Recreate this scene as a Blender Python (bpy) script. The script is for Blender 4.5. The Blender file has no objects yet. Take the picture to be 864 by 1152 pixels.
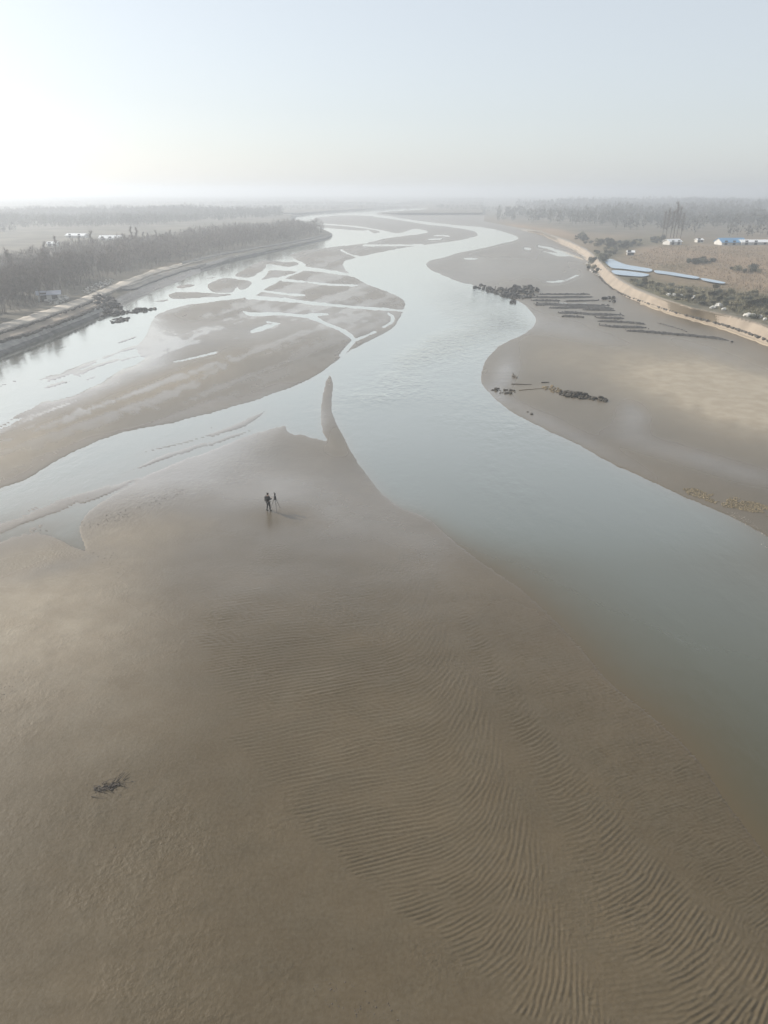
import bpy, bmesh, math, random
import numpy as np
from mathutils import Vector, Matrix

R = math.radians
rng = np.random.RandomState(7)
random.seed(7)
SC = bpy.context.scene
COL = SC.collection

# ------------------------------------------------------------------ camera, sky, sun, exposure
CAM_H, FPX, CX, CY, VH = 27.0, 799.0, 432.0, 576.0, 214.0      # height, focal length in photo pixels, centre, horizon row
PITCH = math.atan((CY - VH) / FPX)
cam = bpy.data.cameras.new('camera'); camo = bpy.data.objects.new('camera', cam); COL.objects.link(camo)
cam.sensor_fit = 'VERTICAL'; cam.sensor_height = 36; cam.lens = 36 * FPX / 1152
cam.clip_start = 0.5; cam.clip_end = 40000
camo.location = (0, 0, CAM_H); camo.rotation_euler = (math.pi / 2 - PITCH, 0, 0)
SC.camera = camo

SUN_AZ, SUN_EL = -59.0, 26.0                                   # degrees left of the view axis, above the horizon
W = bpy.data.worlds.new('World'); SC.world = W; W.use_nodes = True
nt = W.node_tree; bg = nt.nodes['Background']
sky = nt.nodes.new('ShaderNodeTexSky'); sky.sky_type = 'NISHITA'; sky.sun_disc = False
sky.sun_elevation = R(SUN_EL); sky.sun_rotation = R(SUN_AZ)
sky.altitude = 0; sky.air_density = 1.0; sky.dust_density = 1.2; sky.ozone_density = 2.0
veil = nt.nodes.new('ShaderNodeMix'); veil.data_type = 'RGBA'; veil.inputs[0].default_value = 0.5   # even, thin high haze over the clear sky
veil.inputs[7].default_value = (5.6, 6.0, 6.3, 1)
hsv = nt.nodes.new('ShaderNodeHueSaturation'); hsv.inputs['Saturation'].default_value = 0.55; nt.links.new(sky.outputs[0], hsv.inputs['Color'])      # milky winter air
nt.links.new(hsv.outputs[0], veil.inputs[6]); nt.links.new(veil.outputs[2], bg.inputs[0]); bg.inputs[1].default_value = 0.108
sun = bpy.data.lights.new('sun', 'SUN'); suno = bpy.data.objects.new('sun', sun); COL.objects.link(suno)
sun.energy = 5.0; sun.angle = R(0.8); sun.color = (1.0, 0.93, 0.82)
sdir = Vector((math.sin(R(SUN_AZ)) * math.cos(R(SUN_EL)), math.cos(R(SUN_AZ)) * math.cos(R(SUN_EL)), math.sin(R(SUN_EL))))
suno.rotation_euler = sdir.to_track_quat('Z', 'Y').to_euler()
suno.location = (-200, 100, 200)
SC.view_settings.view_transform = 'Standard'; SC.view_settings.look = 'None'
SC.view_settings.exposure = 0.42; SC.view_settings.gamma = 1.0
SC.render.engine = 'CYCLES'
SC.cycles.use_denoising = True
SC.cycles.max_bounces = 4; SC.cycles.volume_bounces = 1; SC.cycles.transparent_max_bounces = 12
SC.cycles.glossy_bounces = 2; SC.cycles.diffuse_bounces = 2

# ------------------------------------------------------------------ helpers: pixels to ground, noise, materials
SP, CP = math.sin(PITCH), math.cos(PITCH)
def G(u, v, z=0.0):
    """ground point seen at photo pixel (u, v) on the level z (arrays or scalars)"""
    a = (CY - v) / FPX; b = (u - CX) / FPX
    dz = a * CP - SP; dy = a * SP + CP
    t = (z - CAM_H) / dz
    return b * t, dy * t
def mpp(u, v):
    """metres per photo pixel across the line of sight at ground level"""
    a = (CY - v) / FPX
    return CAM_H / (SP - a * CP) / FPX
def vnoise(x, y, seed=0):
    xi = np.floor(x).astype(np.int64); yi = np.floor(y).astype(np.int64)
    fx = x - xi; fy = y - yi
    fx = fx * fx * (3 - 2 * fx); fy = fy * fy * (3 - 2 * fy)
    def h(a, b):
        n = (a * 374761393 + b * 668265263 + seed * 974634777) & 0x7fffffff
        n = ((n ^ (n >> 13)) * 1274126177) & 0x7fffffff
        return ((n ^ (n >> 16)) & 0xffff) / 65535.0
    return (h(xi, yi) * (1 - fx) + h(xi + 1, yi) * fx) * (1 - fy) + (h(xi, yi + 1) * (1 - fx) + h(xi + 1, yi + 1) * fx) * fy
def fbm(x, y, seed=0, n=4):
    s = 0; a = 0.5
    for i in range(n):
        s = s + a * (vnoise(x, y, seed + i) - 0.5); x = x * 2.03 + 11.3; y = y * 2.03 - 7.7; a *= 0.5
    return s * 2
def sstep(a, b, x):
    t = np.clip((x - a) / (b - a), 0, 1); return t * t * (3 - 2 * t)
def smooth_line(P, closed, k=5):
    P = np.array(P, float); n = len(P); out = []
    m = n if closed else n - 1
    for i in range(m):
        if closed: p0, p1, p2, p3 = P[i - 1], P[i], P[(i + 1) % n], P[(i + 2) % n]
        else: p0, p1, p2, p3 = P[max(i - 1, 0)], P[i], P[i + 1], P[min(i + 2, n - 1)]
        for j in range(k):
            t = j / k
            out.append(0.5 * (2 * p1 + (p2 - p0) * t + (2 * p0 - 5 * p1 + 4 * p2 - p3) * t * t + (3 * p1 - p0 - 3 * p2 + p3) * t ** 3))
    if not closed: out.append(P[-1])
    return np.array(out)

class Mat:
    """small node-graph builder"""
    def __init__(s, name):
        s.m = bpy.data.materials.new(name); s.m.use_nodes = True
        s.t = s.m.node_tree; s.n = s.t.nodes
        s.b = s.n['Principled BSDF']; s.o = s.n['Material Output']
    def add(s, kind, **kw):
        x = s.n.new('ShaderNode' + kind)
        for k, v in kw.items(): setattr(x, k, v)
        return x
    def put(s, sock, v):
        if isinstance(v, bpy.types.NodeSocket): s.t.links.new(v, sock)
        elif isinstance(v, (tuple, list)) and len(v) == 3 and sock.type == 'RGBA': sock.default_value = (*v, 1)
        else: sock.default_value = v
    def attr(s, name):
        return s.add('Attribute', attribute_name=name).outputs['Fac']
    def math(s, op, a, b=0.0, c=0.0):
        x = s.add('Math', operation=op); s.put(x.inputs[0], a); s.put(x.inputs[1], b); s.put(x.inputs[2], c)
        return x.outputs[0]
    def mix(s, f, a, b):
        x = s.add('Mix', data_type='RGBA'); s.put(x.inputs[0], f); s.put(x.inputs[6], a); s.put(x.inputs[7], b)
        return x.outputs[2]
    def pos(s):
        return s.add('NewGeometry').outputs['Position']
    def noise(s, scale, detail=4, vec=None, rough=0.55, stretch=None):
        x = s.add('TexNoise'); x.inputs['Scale'].default_value = scale; x.inputs['Detail'].default_value = detail
        x.inputs['Roughness'].default_value = rough
        v = vec or s.pos()
        if stretch:
            mp = s.add('Mapping'); mp.inputs['Scale'].default_value = stretch; s.put(mp.inputs[0], v); v = mp.outputs[0]
        s.put(x.inputs['Vector'], v); return x.outputs['Fac']
    def ramp(s, f, lo, hi, a=0.0, b=1.0):
        x = s.add('MapRange', interpolation_type='SMOOTHSTEP'); s.put(x.inputs[0], f)
        for i, q in enumerate((lo, hi, a, b)): s.put(x.inputs[i + 1], q)
        return x.outputs[0]
    def bump(s, h, strength=0.5, dist=0.05, prev=None):
        x = s.add('Bump'); s.put(x.inputs['Strength'], strength); s.put(x.inputs['Distance'], dist); s.put(x.inputs['Height'], h)
        if prev: s.put(x.inputs['Normal'], prev)
        return x.outputs[0]
    def pr(s, **kw):
        for k, v in kw.items(): s.put(s.b.inputs[k.replace('_', ' ')], v)
        return s.m
def simple(name, col, rough=0.8, var=0.25, scale=3.0, bump=0.0, bscale=20):
    """base colour broken up by noise, with fine relief"""
    M = Mat(name)
    co = M.add('TexCoord').outputs['Object']
    f = M.ramp(M.noise(scale, 5, co), 0.3, 0.7)
    a = tuple(c * (1 - var) for c in col); b = tuple(min(1, c * (1 + var)) for c in col)
    M.pr(Base_Color=M.mix(f, a, b), Roughness=rough)
    if bump: M.pr(Normal=M.bump(M.noise(bscale, 4, co), bump, 0.05))
    return M.m

def tag(o, label=None, cat=None, group=None, kind=None):
    if label: o['label'] = label
    if cat: o['category'] = cat
    if group: o['group'] = group
    if kind: o['kind'] = kind
    return o
def mesh_obj(name, verts, faces, mat, parent=None, smooth=False, loc=None):
    me = bpy.data.meshes.new(name)
    verts = np.asarray(verts, float)
    me.from_pydata(verts.tolist(), [], faces if isinstance(faces, list) else faces.tolist())
    if smooth: me.polygons.foreach_set('use_smooth', [True] * len(me.polygons))
    me.materials.append(mat); me.update()
    o = bpy.data.objects.new(name, me); COL.objects.link(o)
    if parent: o.parent = parent
    if loc is not None: o.location = loc
    return o
def empty(name, loc, rz=0.0):
    o = bpy.data.objects.new(name, None); COL.objects.link(o); o.location = loc; o.rotation_euler = (0, 0, rz)
    o.empty_display_size = 0.3
    return o

# ------------------------------------------------------------------ traced water outlines (photo pixels)
MAIN = [(1300,1560),(1000,1150),(864,966),(819,907),(787,859),(744,816),(686,769),(658,736),(625,700),(585,663),(544,635),(512,611),(484,586),
        (452,572),(430,556),(410,532),(396,510),(389,496),(379,478),(373,460),(374,444),(374,430),(371,422),(366,432),(363,447),(361,466),(363,484),(368,496),
        (352,493),(338,489),(330,489),(322,484),(318,479),(280,490),(245,504),(200,520),(160,538),(110,568),(90,592),(97,619),(83,616),(52,602),(21,604),(0,611),(-100,650),(-420,790),
        (-420,740),(-150,608),(0,550),(28,540),(69,515.5),(115,494.5),(149,484),(194,475.5),(243,463),(300,446),(349,426),(386,400),
        (401,391),(416,383),(434,374),(445,366),(451,355.5),(455,346),(456,341),(449,334),(434,328),(415.5,320.5),(397,311),(387,301),(388,294),(403,289.5),
        (430,283.5),(461,278),(489,274.3),(511,271.2),(530,267.3),(538,264.6),(533,260.5),(516,256.8),(480,252.3),(437,245.8),(420,243.8),
        (424,242.2),(437,243.2),(474,249),(512,253),(536,255),(552.6,257.5),(571,262),(580,265.5),(582.7,268.5),(576,271.3),(559.5,274.8),(541,279.4),(518,284),(495,290),
        (483,293.5),(479,298),(483,302.6),(499,309.5),(518,317.5),(536,322),(555,328),(571,333.5),(585,339.6),(596,349),(602,357),(601,365),(590,375),(568,385.5),(552,398),(543.5,413),
        (541,428),(547,438),(574,462),(615,484),(652,501),(690,522),(727,539),(765,557),(802,572),(832,586),(870,606),(950,645),(1300,810),(1900,1100),(1900,1560)]
LEFT = [(-420,760),(-420,580),(-200,490),(0,401.5),(37,386),(74,371),(111,357),(133,349),(138,343),(161,333),(185,323),(203,316),(220,308),(231,304),(260,293.5),
        (286,288),(315,281.5),(343,275),(367,269.4),(374,265),(371,261),(360,257.4),(349,253.7),(334,249),(329.4,245.4),(338,242.6),(352,240.7),(390,238),(420,236.6),(450,234.6),(478,234.2),
        (476,235.4),(450,237),(424,239.5),(424,243),(390,242),(360,244),(352,246.5),(358,250),(372,252),(400,254),(428,258.6),(448,262.5),(466,257.6),(481,261.6),(448,266),(430,269),(415,272.2),(408,274.3),
        (364,279),(345,281.5),(327,286),(330,290),(340,295),(343,298.5),(338,306),(320,313),(301,323),(287,332.5),(268,336),(250,338),(224,341),(198,346),(177,354),(170,364),(165,378),(152,394),(150,404),
        (160,411),(146,414),(132,418),(94,437),(55,449),(21,468),(0,480),(-150,560)]
BARS = [[(234,320),(246,314),(253,312),(268,314),(281,316),(283,320),(276,325),(270,326),(266,323),(262,329),(248,330),(236,327)],
        [(190,331),(203,328.5),(235,329.5),(262,331),(250,333.5),(235,334.5),(203,336),(192,335)],
        [(197,322.5),(212,319.5),(220,320.5),(214,322.8),(203,324)],[(175,338.5),(189,337),(186,339),(177,339.8)],[(232,313),(241,311.6),(240,313),(234,314)],
        [(250,303),(259,301),(257,303.4)],[(264,309.5),(277,301.5),(293,294.5),(302,293.7),(332,295),(334,298.6),(321,300),(306,297.5),(301,300),(290,308),(282,312),(271,312)],
        [(304,304.5),(330,305),(333,306.5),(317,311),(304,313),(293,315),(300,309)],[(329,286.5),(349,282.4),(347,286),(336,288.8)],
        [(355,254),(371,253.2),(400,256),(415,258.2),(400,259),(371,256.6)],[(415,258.2),(424,259.5),(428,261.5),(420,262)],
        [(364,244.5),(390,243),(420,246),(424,252),(398,250),(372,249.5)],
        [(163,508),(200,498.5),(242,486.5),(276,472.5),(299,462),(288,472),(269,482.5),(235,491),(195,502)],
        [(230,530),(262,514),(300,500)],]
BARS = BARS[:-1]
STREAMS = [[(278,334.5,2.2),(320,337.5,1.9),(360,342,1.7),(400,345.5,1.4),(455,349.8,1.3)],
           [(302,300,3),(321,301.5,1.8),(343,302,2.2),(364,304.6,1.7),(398,310,1.6)],
           [(318,315,1.2),(347,317.6,.9),(369,320,.9),(402,321.3,.6)],
           [(296,327.5,1),(320,330.5,1),(330,331.5,1.6),(342,332,1.2)],
           [(274,351,1.2),(284,353.7,2.2),(314,353.2,1.8),(343,355.6,1.7),(351,356.3,2.8),(368,365,1.6),(384,371,1.9),(393,377,2.2),(398,383,2.2),(392,390,2),(384,400,2)],
           [(344,355,1.2),(356,353.8,1.6),(369,353.7,1)],[(398,383,1.6),(409,379,1.4),(422,373.5,1.4)],[(437,353,1),(442,357,1.6),(440,363,1.4),(431,368,1.4)],
           [(283,373.3,1.8),(293,370.5,2.3),(303,366.7,2),(315,363.6,1)],[(300,362,1),(308,363.5,1),(314,364,1)],
           [(150,411,2),(167,411.5,1),(205,405.5,.8),(244,396.3,.8)],[(384,281.5,1.3),(392,285.5,.9),(404,289.6,1.1)],
           [(409,276,.9),(440,276,.9),(475,275.6,.8)],[(425,229.8,.4),(445,229.2,.5),(462,229.9,.3)],
           [(488,265.4,.5),(496,264.8,.8),(505,266,.4)],[(482,269.4,.4),(497,268.6,.6)],
           [(606,277,.6),(618,279.5,1.4),(634,284.5,1.6),(657,292,.6)],[(612,283,.5),(628,286.5,1.2),(642,287.5,.6)],[(523,291,.6),(530,291.4,1),(538,291,.5)],[(591,279.4,.6),(596,280,.7)],
           [(613,316.2,.5),(622,317.3,.8),(636,315.4,.6),(650,309.5,.4)],[(612,331.3,.4),(630,330.6,.6),(660,331,.3)],[(628,341.3,.4),(640,341.8,.6),(660,342,.3)]]

# ------------------------------------------------------------------ terrain grid: denser where the photograph shows more
uu = np.concatenate([np.linspace(-1500, -60, 40)[:-1], np.arange(-60, 926, 1.75), np.linspace(926, 2400, 40)[1:]])
vv = np.concatenate([np.arange(216.4, 240, .4), np.arange(240, 300, .6), np.arange(300, 420, 1.0), np.arange(420, 600, 1.8), np.arange(600, 780, 1.05), np.arange(780, 1164, 1.3), np.linspace(1164, 1900, 26)])
NU, NV = len(uu), len(vv)
U, V = np.meshgrid(uu, vv)
def poly_sd(P, closed=True, rad=None, reach=170.0):
    """signed distance in pixels on the grid: negative inside a polygon or within a stream of half width rad"""
    out = np.full((NV, NU), reach)
    n = len(P)
    for i in range(n if closed else n - 1):
        a = P[i]; b = P[(i + 1) % n]
        i0, i1 = np.searchsorted(uu, (min(a[0], b[0]) - reach, max(a[0], b[0]) + reach))
        j0, j1 = np.searchsorted(vv, (min(a[1], b[1]) - reach, max(a[1], b[1]) + reach))
        if i0 >= i1 or j0 >= j1: continue
        pu = U[j0:j1, i0:i1] - a[0]; pv = V[j0:j1, i0:i1] - a[1]
        dx, dy = b[0] - a[0], b[1] - a[1]; L = dx * dx + dy * dy + 1e-9
        t = np.clip((pu * dx + pv * dy) / L, 0, 1)
        d = np.hypot(pu - t * dx, pv - t * dy)
        if rad is not None: d = d - (rad[i] + (rad[min(i + 1, n - 1)] - rad[i]) * t)
        s = out[j0:j1, i0:i1]; np.minimum(s, d, out=s)
    if closed:
        ins = np.zeros((NV, NU), bool)
        for i in range(n):
            a = P[i]; b = P[(i + 1) % n]
            if a[1] == b[1]: continue
            lo, hi = min(a[1], b[1]), max(a[1], b[1])
            j0, j1 = np.searchsorted(vv, (lo, hi))
            if j0 >= j1: continue
            xc = a[0] + (vv[j0:j1] - a[1]) / (b[1] - a[1]) * (b[0] - a[0])
            ins[j0:j1] ^= uu[None, :] < xc[:, None]
        out = np.where(ins, -out, out)
    return out
WOB = 1.0 * fbm(U / 14, V / 5, 3) + 0.6 * fbm(U / 5, V / 2.2, 9)
SD = np.minimum(poly_sd(smooth_line(MAIN, True, 4)), poly_sd(smooth_line(LEFT, True, 4)))
for b in BARS: SD = np.maximum(SD, -poly_sd(smooth_line(b, True, 3), reach=170.0))
for s in STREAMS:
    q = smooth_line(s, False, 4); SD = np.minimum(SD, poly_sd(q[:, :2], False, np.abs(q[:, 2]) * 1.05, reach=170.0))
along, across = .94 * U - .34 * V, .34 * U + .94 * V                  # along and across the flow on the left
shoal = fbm(along / 70, across / 9, 117, 5)
SD = SD + 26 * shoal * np.exp(-((V - 445 + (U - 60) * .36) / 24) ** 2) * (1 - sstep(150, 210, U))                  # half-drowned shoals of the left channel
bars = fbm(along / 46, across / 5.5, 137, 5)
SD = np.maximum(SD, np.where((U < 200) & (SD < 0), (bars - .10) * 7 - 6 * (1 - np.exp(-((V - 412 + (U - 90) * .40) / 24) ** 2) * sstep(-120, -20, U) * (1 - sstep(150, 190, U))), -99))      # thin wet bars
bars = fbm(along / 80, across / 7, 127, 4)
SD = np.maximum(SD, np.where((U < 330) & (V > 455) & (SD < 0), (bars - .06) * 6 - 6 * (1 - np.exp(-((V - 520 + (U - 190) * .42) / 26) ** 2) * (1 - sstep(270, 320, U))), -99))
SD = SD + WOB * np.clip((V - 215) / 90, 0.1, 1.0)
MP = mpp(U, V)
SDM = SD * np.minimum(MP, 0.6)                                     # metres across the line of sight

def line_v(P, ext=True):
    P = np.array(P, float); return np.interp(uu, P[:, 0], P[:, 1])
# left bank: waterline, top of the revetment, back of the road
L0 = [(-1500,1060),(-420,580),(-200,490),(0,401.5),(37,386),(74,371),(111,357),(133,349),(138,343),(161,333),(185,323),(203,316),(220,308),(231,304),(260,293.5),(286,288),(315,281.5),(343,275),(367,269.4),(374,265)]
L1 = [(-1500,990),(-420,545),(-200,462),(0,385),(37,374),(74,360),(111,345),(135,334),(150,327),(175,315),(203,305),(213,301),(250,291),(280,284.5),(315,277),(343,271),(367,265.5),(374,264)]
L2 = [(-1500,960),(-420,515),(-200,436),(0,365),(52,348.5),(100,332),(139,315.5),(173,303.5),(208,295),(250,284.6),(280,279),(315,272.5),(343,267.5),(367,263),(374,262)]
R0 = [(545,250.5),(580,258),(610,264),(632,275),(650,284),(661,293),(668,303),(675,310),(688,324),(705,334.5),(733,345),(761,354.5),(789,362),(818,370.5),(846,380.5),(864,387.5),(960,428),(2400,1060)]
R1 = [(545,249.5),(580,256),(610,261),(640,271),(660,280),(672,290),(681,300),(696,312.5),(713,322.5),(741,334),(778,346.5),(818,354),(846,361),(864,367),(960,402),(2400,960)]
l0, l1, l2 = line_v(L0), line_v(L1), line_v(L2)
r0, r1 = line_v(R0), line_v(R1)
near_side = sstep(540, 640, V)
FLAT = np.where(SDM > 0, 0.02 + 0.38 * (1 - np.exp(-np.maximum(SDM, 0) / (5.0 + 14 * near_side))) + 0.05 * fbm(U / 60, V / 22, 21) * sstep(0, 4, SDM), 0)
shelf = sstep(560, 640, V) * (1 - sstep(0, 260, U - 300 - (V - 560) * 0.9)) # the gently shelving rippled shore
fs = FLAT.copy()
for _ in range(40):                                                # no creases where two shores are equally far
    fs[1:-1, 1:-1] = .2 * (fs[1:-1, 1:-1] + fs[:-2, 1:-1] + fs[2:, 1:-1] + fs[1:-1, :-2] + fs[1:-1, 2:])
FLAT = FLAT + (fs - FLAT) * sstep(.4, 1.6, SDM)
WETD = np.where(SDM < 0, -1.6 * (1 - np.exp(np.minimum(SDM, 0) / 4.0)), 0)
WETD = np.where(SDM < 0, WETD * (1 - near_side) + near_side * (-1.4 * (1 - np.exp(np.minimum(SDM, 0) / 24.0))), 0)
Z = FLAT + WETD
zl = np.where(V < l1[None], 1.5 + 0.9 * sstep(0, 14, l1[None] - V), 1.5 * np.clip((l0[None] - V) / np.maximum(l0 - l1, .5)[None], 0, 1))
ub = np.interp(vv, [239, 242.6, 245.4, 249, 253.7, 257.4, 261, 265, 266, 267], [300, 338, 329.4, 334, 349, 360, 371, 374, 376, 376])[:, None]
lmask = (U < np.minimum(ub + 1, 376)) & (V < l0[None]) & (V > 240)
zl = zl * np.where(uu[None] > 300, sstep(0, 2.5, SD), 1)
Z = np.where(lmask & (SD > -1), np.maximum(Z, zl), Z)
zr = 0.35 + 2.7 * np.clip((r0[None] - V) / np.maximum(r0 - r1, .5)[None], 0, 1) * sstep(545, 640, U)
rmask = (uu > 545)[None] & (V < r0[None])
Z = np.where(rmask, zr, Z)
far = (V < 240) & ~lmask & ~rmask & (SD > 0)
Z = np.where(far, np.maximum(Z, 2.5 * sstep(0, 3, SD)), Z)
LAND = np.clip(np.where(lmask, sstep(-1, 1.5, l1[None] - V), 0) + np.where(rmask, sstep(-.5, 1.5, r1[None] - V), 0) + np.where(far, 1, 0), 0, 1)
Z = Z + LAND * 0.25 * fbm(U / 25, V / 6, 33)
def zt(u, v):
    i = int(np.clip(np.searchsorted(uu, u) - 1, 0, NU - 2)); j = int(np.clip(np.searchsorted(vv, v) - 1, 0, NV - 2))
    fu = (u - uu[i]) / (uu[i + 1] - uu[i]); fv = (v - vv[j]) / (vv[j + 1] - vv[j])
    return float((Z[j, i] * (1 - fu) + Z[j, i + 1] * fu) * (1 - fv) + (Z[j + 1, i] * (1 - fu) + Z[j + 1, i + 1] * fu) * fv)
def at(u, v, dz=0.0):
    z = zt(u, v); x, y = G(u, v, z); return Vector((x, y, z + dz))

def ridge(P, amp, w, seed=1):
    """low uneven sand ridge or runnel that dies out towards its ends"""
    global Z
    d = poly_sd(q, False, reach=40.0) + 1.2 * np.abs(fbm(U / 9, V / 5, seed)); ends = 1 - np.exp(-((U - q[0, 0]) ** 2 + (V - q[0, 1]) ** 2) / 500) - np.exp(-((U - q[-1, 0]) ** 2 + (V - q[-1, 1]) ** 2) / 900)
    Z = Z + amp * np.exp(-(d / w) ** 2) * np.clip(ends, 0, 1) * np.clip(.75 + 1.6 * fbm(U / 30, V / 14, seed + 5), .15, 1.5)
ridge([(371,420),(367,445),(367,465),(372,482),(384,502),(399,522),(418,546),(436,572),(452,592)], .06, 4.5, 2)      # crest of the spit
ridge([(376,440),(378,470),(388,494),(404,516),(424,542),(446,566)], .04, 3.0, 4)
ridge([(332,486),(314,496),(287,508),(252,521),(208,543),(174,557),(120,580)], -.24, 1.8, 6)               # little scarp below the pitted bar
ridge([(322,480),(280,492),(245,506),(195,524)], .13, 2.6, 8)
ridge([(303,461),(276,474),(242,488),(190,503)], .13, 2.6, 10)
ridge([(97,612),(93,645),(91,670),(88,720)], -.04, 1.4, 12)                                                # runnels on the near sand
ridge([(97,620),(60,640),(20,662),(-30,684)], -.035, 1.2, 14)
# surface states of the sand: dryness, water film, ripples
def blobs(L):
    s = np.zeros_like(U)
    for (u, v, ru, rv, a, rot) in L:
        c, sn = math.cos(R(rot)), math.sin(R(rot)); du, dv = U - u, V - v
        p = du * c + dv * sn; q = -du * sn + dv * c
        s = s + a * np.exp(-(p / ru) ** 2 - (q / rv) ** 2)
    return s
n1 = fbm(U / 45, V / 16, 41, 5); n2 = fbm(U / 120, V / 40, 51, 4)
DRY = blobs([(800,435,125,34,1.35,12),(870,470,90,40,.5,10),(30,505,120,28,.55,-22),(200,425,90,20,.4,-15),(20,690,140,70,.55,-20),(190,590,110,26,.3,-10),
             (620,400,60,20,.25,0),(80,760,160,120,.25,-30),(700,520,60,18,.1,25),(600,440,50,14,.25,10)])
DRY = np.clip(DRY * (1 + 0.15 * n1 + 0.22 * fbm(U / 14, V / 7, 47)) + 0.08 * n2, 0, 1)
FILM = blobs([(250,545,150,40,.7,5),(370,575,60,30,.5,20),(620,478,110,9,.35,27),(566,425,14,30,.5,20),(712,472,18,20,.45,-30),(800,522,110,11,.45,17),(330,650,170,70,.5,0),
              (230,375,110,18,.3,0),(560,305,90,18,.25,0),(380,360,80,18,.3,0),(640,372,120,12,.25,14),(820,405,80,8,.25,20),(300,480,120,22,.25,-22),(130,560,120,22,.2,-25),(352,474,16,14,.5,0),(60,640,60,10,.4,-15),(100,432,90,16,.8,-22),(165,385,30,26,.6,60),(470,610,60,40,.5,40)])
FILM = np.minimum(1, np.log1p(np.exp(14 * (FILM * (1 + 0.3 * n1) + 0.12 * np.exp(-np.maximum(SDM, 0) / 1.2) + 0.1 * n2))) / 14)
FILM = np.clip(FILM + .42 * np.exp(-((V - 512 + (U - 190) * .40) / 26) ** 2) * (1 - sstep(300, 345, U)), 0, 1)
streak = fbm((U + V * 1.2) / 55, (V + U * .36) / 7, 91, 5)                 # wet streaks drawn out along the flow
FILM = np.clip(FILM + 0.75 * sstep(.0, .3, streak + .5 * fbm(U / 11, V / 5, 97)) * (np.exp(-((U - 110) / 170) ** 2 - ((V - 425 + (U - 110) * .25) / 55) ** 2) + .5 * np.exp(-((U - 360) / 110) ** 2 - ((V - 330) / 45) ** 2)), 0, 1)
FILM = np.clip(FILM + .7 * np.exp(-((V - 412 + (U - 90) * .40) / 22) ** 2) * (1 - sstep(150, 190, U)) - .5 * np.exp(-((U - 325) / 45) ** 2 - ((V - 579) / 14) ** 2), 0, 1)
DRY = np.minimum(1, np.log1p(np.exp(14 * (DRY - .6 * FILM))) / 14)
def u_of_v(P):
    P = np.array(P, float); return np.interp(vv, P[:, 1], P[:, 0])[:, None]
B1 = u_of_v([(395,560),(440,600),(500,690),(545,780),(585,880),(625,980),(650,1060),(690,1152),(1000,1900)])
B2 = u_of_v([(420,560),(455,600),(530,690),(600,800),(680,900),(770,1000),(864,1085),(960,1180),(1600,1900)])
B0 = u_of_v([(170,560),(195,640),(235,790),(270,870),(340,935),(430,1010),(520,1090),(600,1152),(1000,1700)])
kpx = (V - 214) / 700.0                                            # rough image scale of a metre down the picture
s1 = (U - B1) / (kpx * 150); s2 = (U - B2) / (kpx * 150)
mid = (U > B1) & (U <= B2)
ANG = 14 + 62 * sstep(-0.95, -0.02, s1) + 8 * n2                    # direction of the crests on the ground, degrees
wid = np.maximum(B2 - B1, 1)
ANG = np.where(mid, 8 + 38 * sstep(0, 1, (U - B1) / wid) + 10 * n1, ANG)
ANG = np.where(U > B2, 20 + 25 * n1 + 100 * sstep(0, .25, .25 - s2) * 0.5, ANG)
AMP = sstep(0, 26, U - B0 + 30 * n1) * sstep(600, 690, V)
AMP = AMP * np.where(mid, 0.25 + 0.9 * sstep(.12, .5, (U - B1) / wid), 1) * np.where(U > B2, 1.25 * (1 - 0.25 * sstep(0, .6, s2)), 1)
AMP = AMP * (1 - 0.75 * np.exp(-(s1 / 0.07) ** 2)) * (1 - 0.8 * np.exp(-((s2 - .05) / 0.07) ** 2)) * (0.85 + 0.5 * n1)
AMP = AMP + 0.35 * np.exp(-((U - 140) / 110) ** 2 - ((V - 900) / 90) ** 2) * (0.6 + n1) + 0.5 * sstep(0,1, np.exp(-(((U - 440) - (V - 580) * .9) / 40) ** 2) * sstep(550, 590, V) * (1 - sstep(640, 700, V)))
AMP = np.clip(AMP, 0, 1.3) * (1 - sstep(0.2, 4.0, -SDM))
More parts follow.
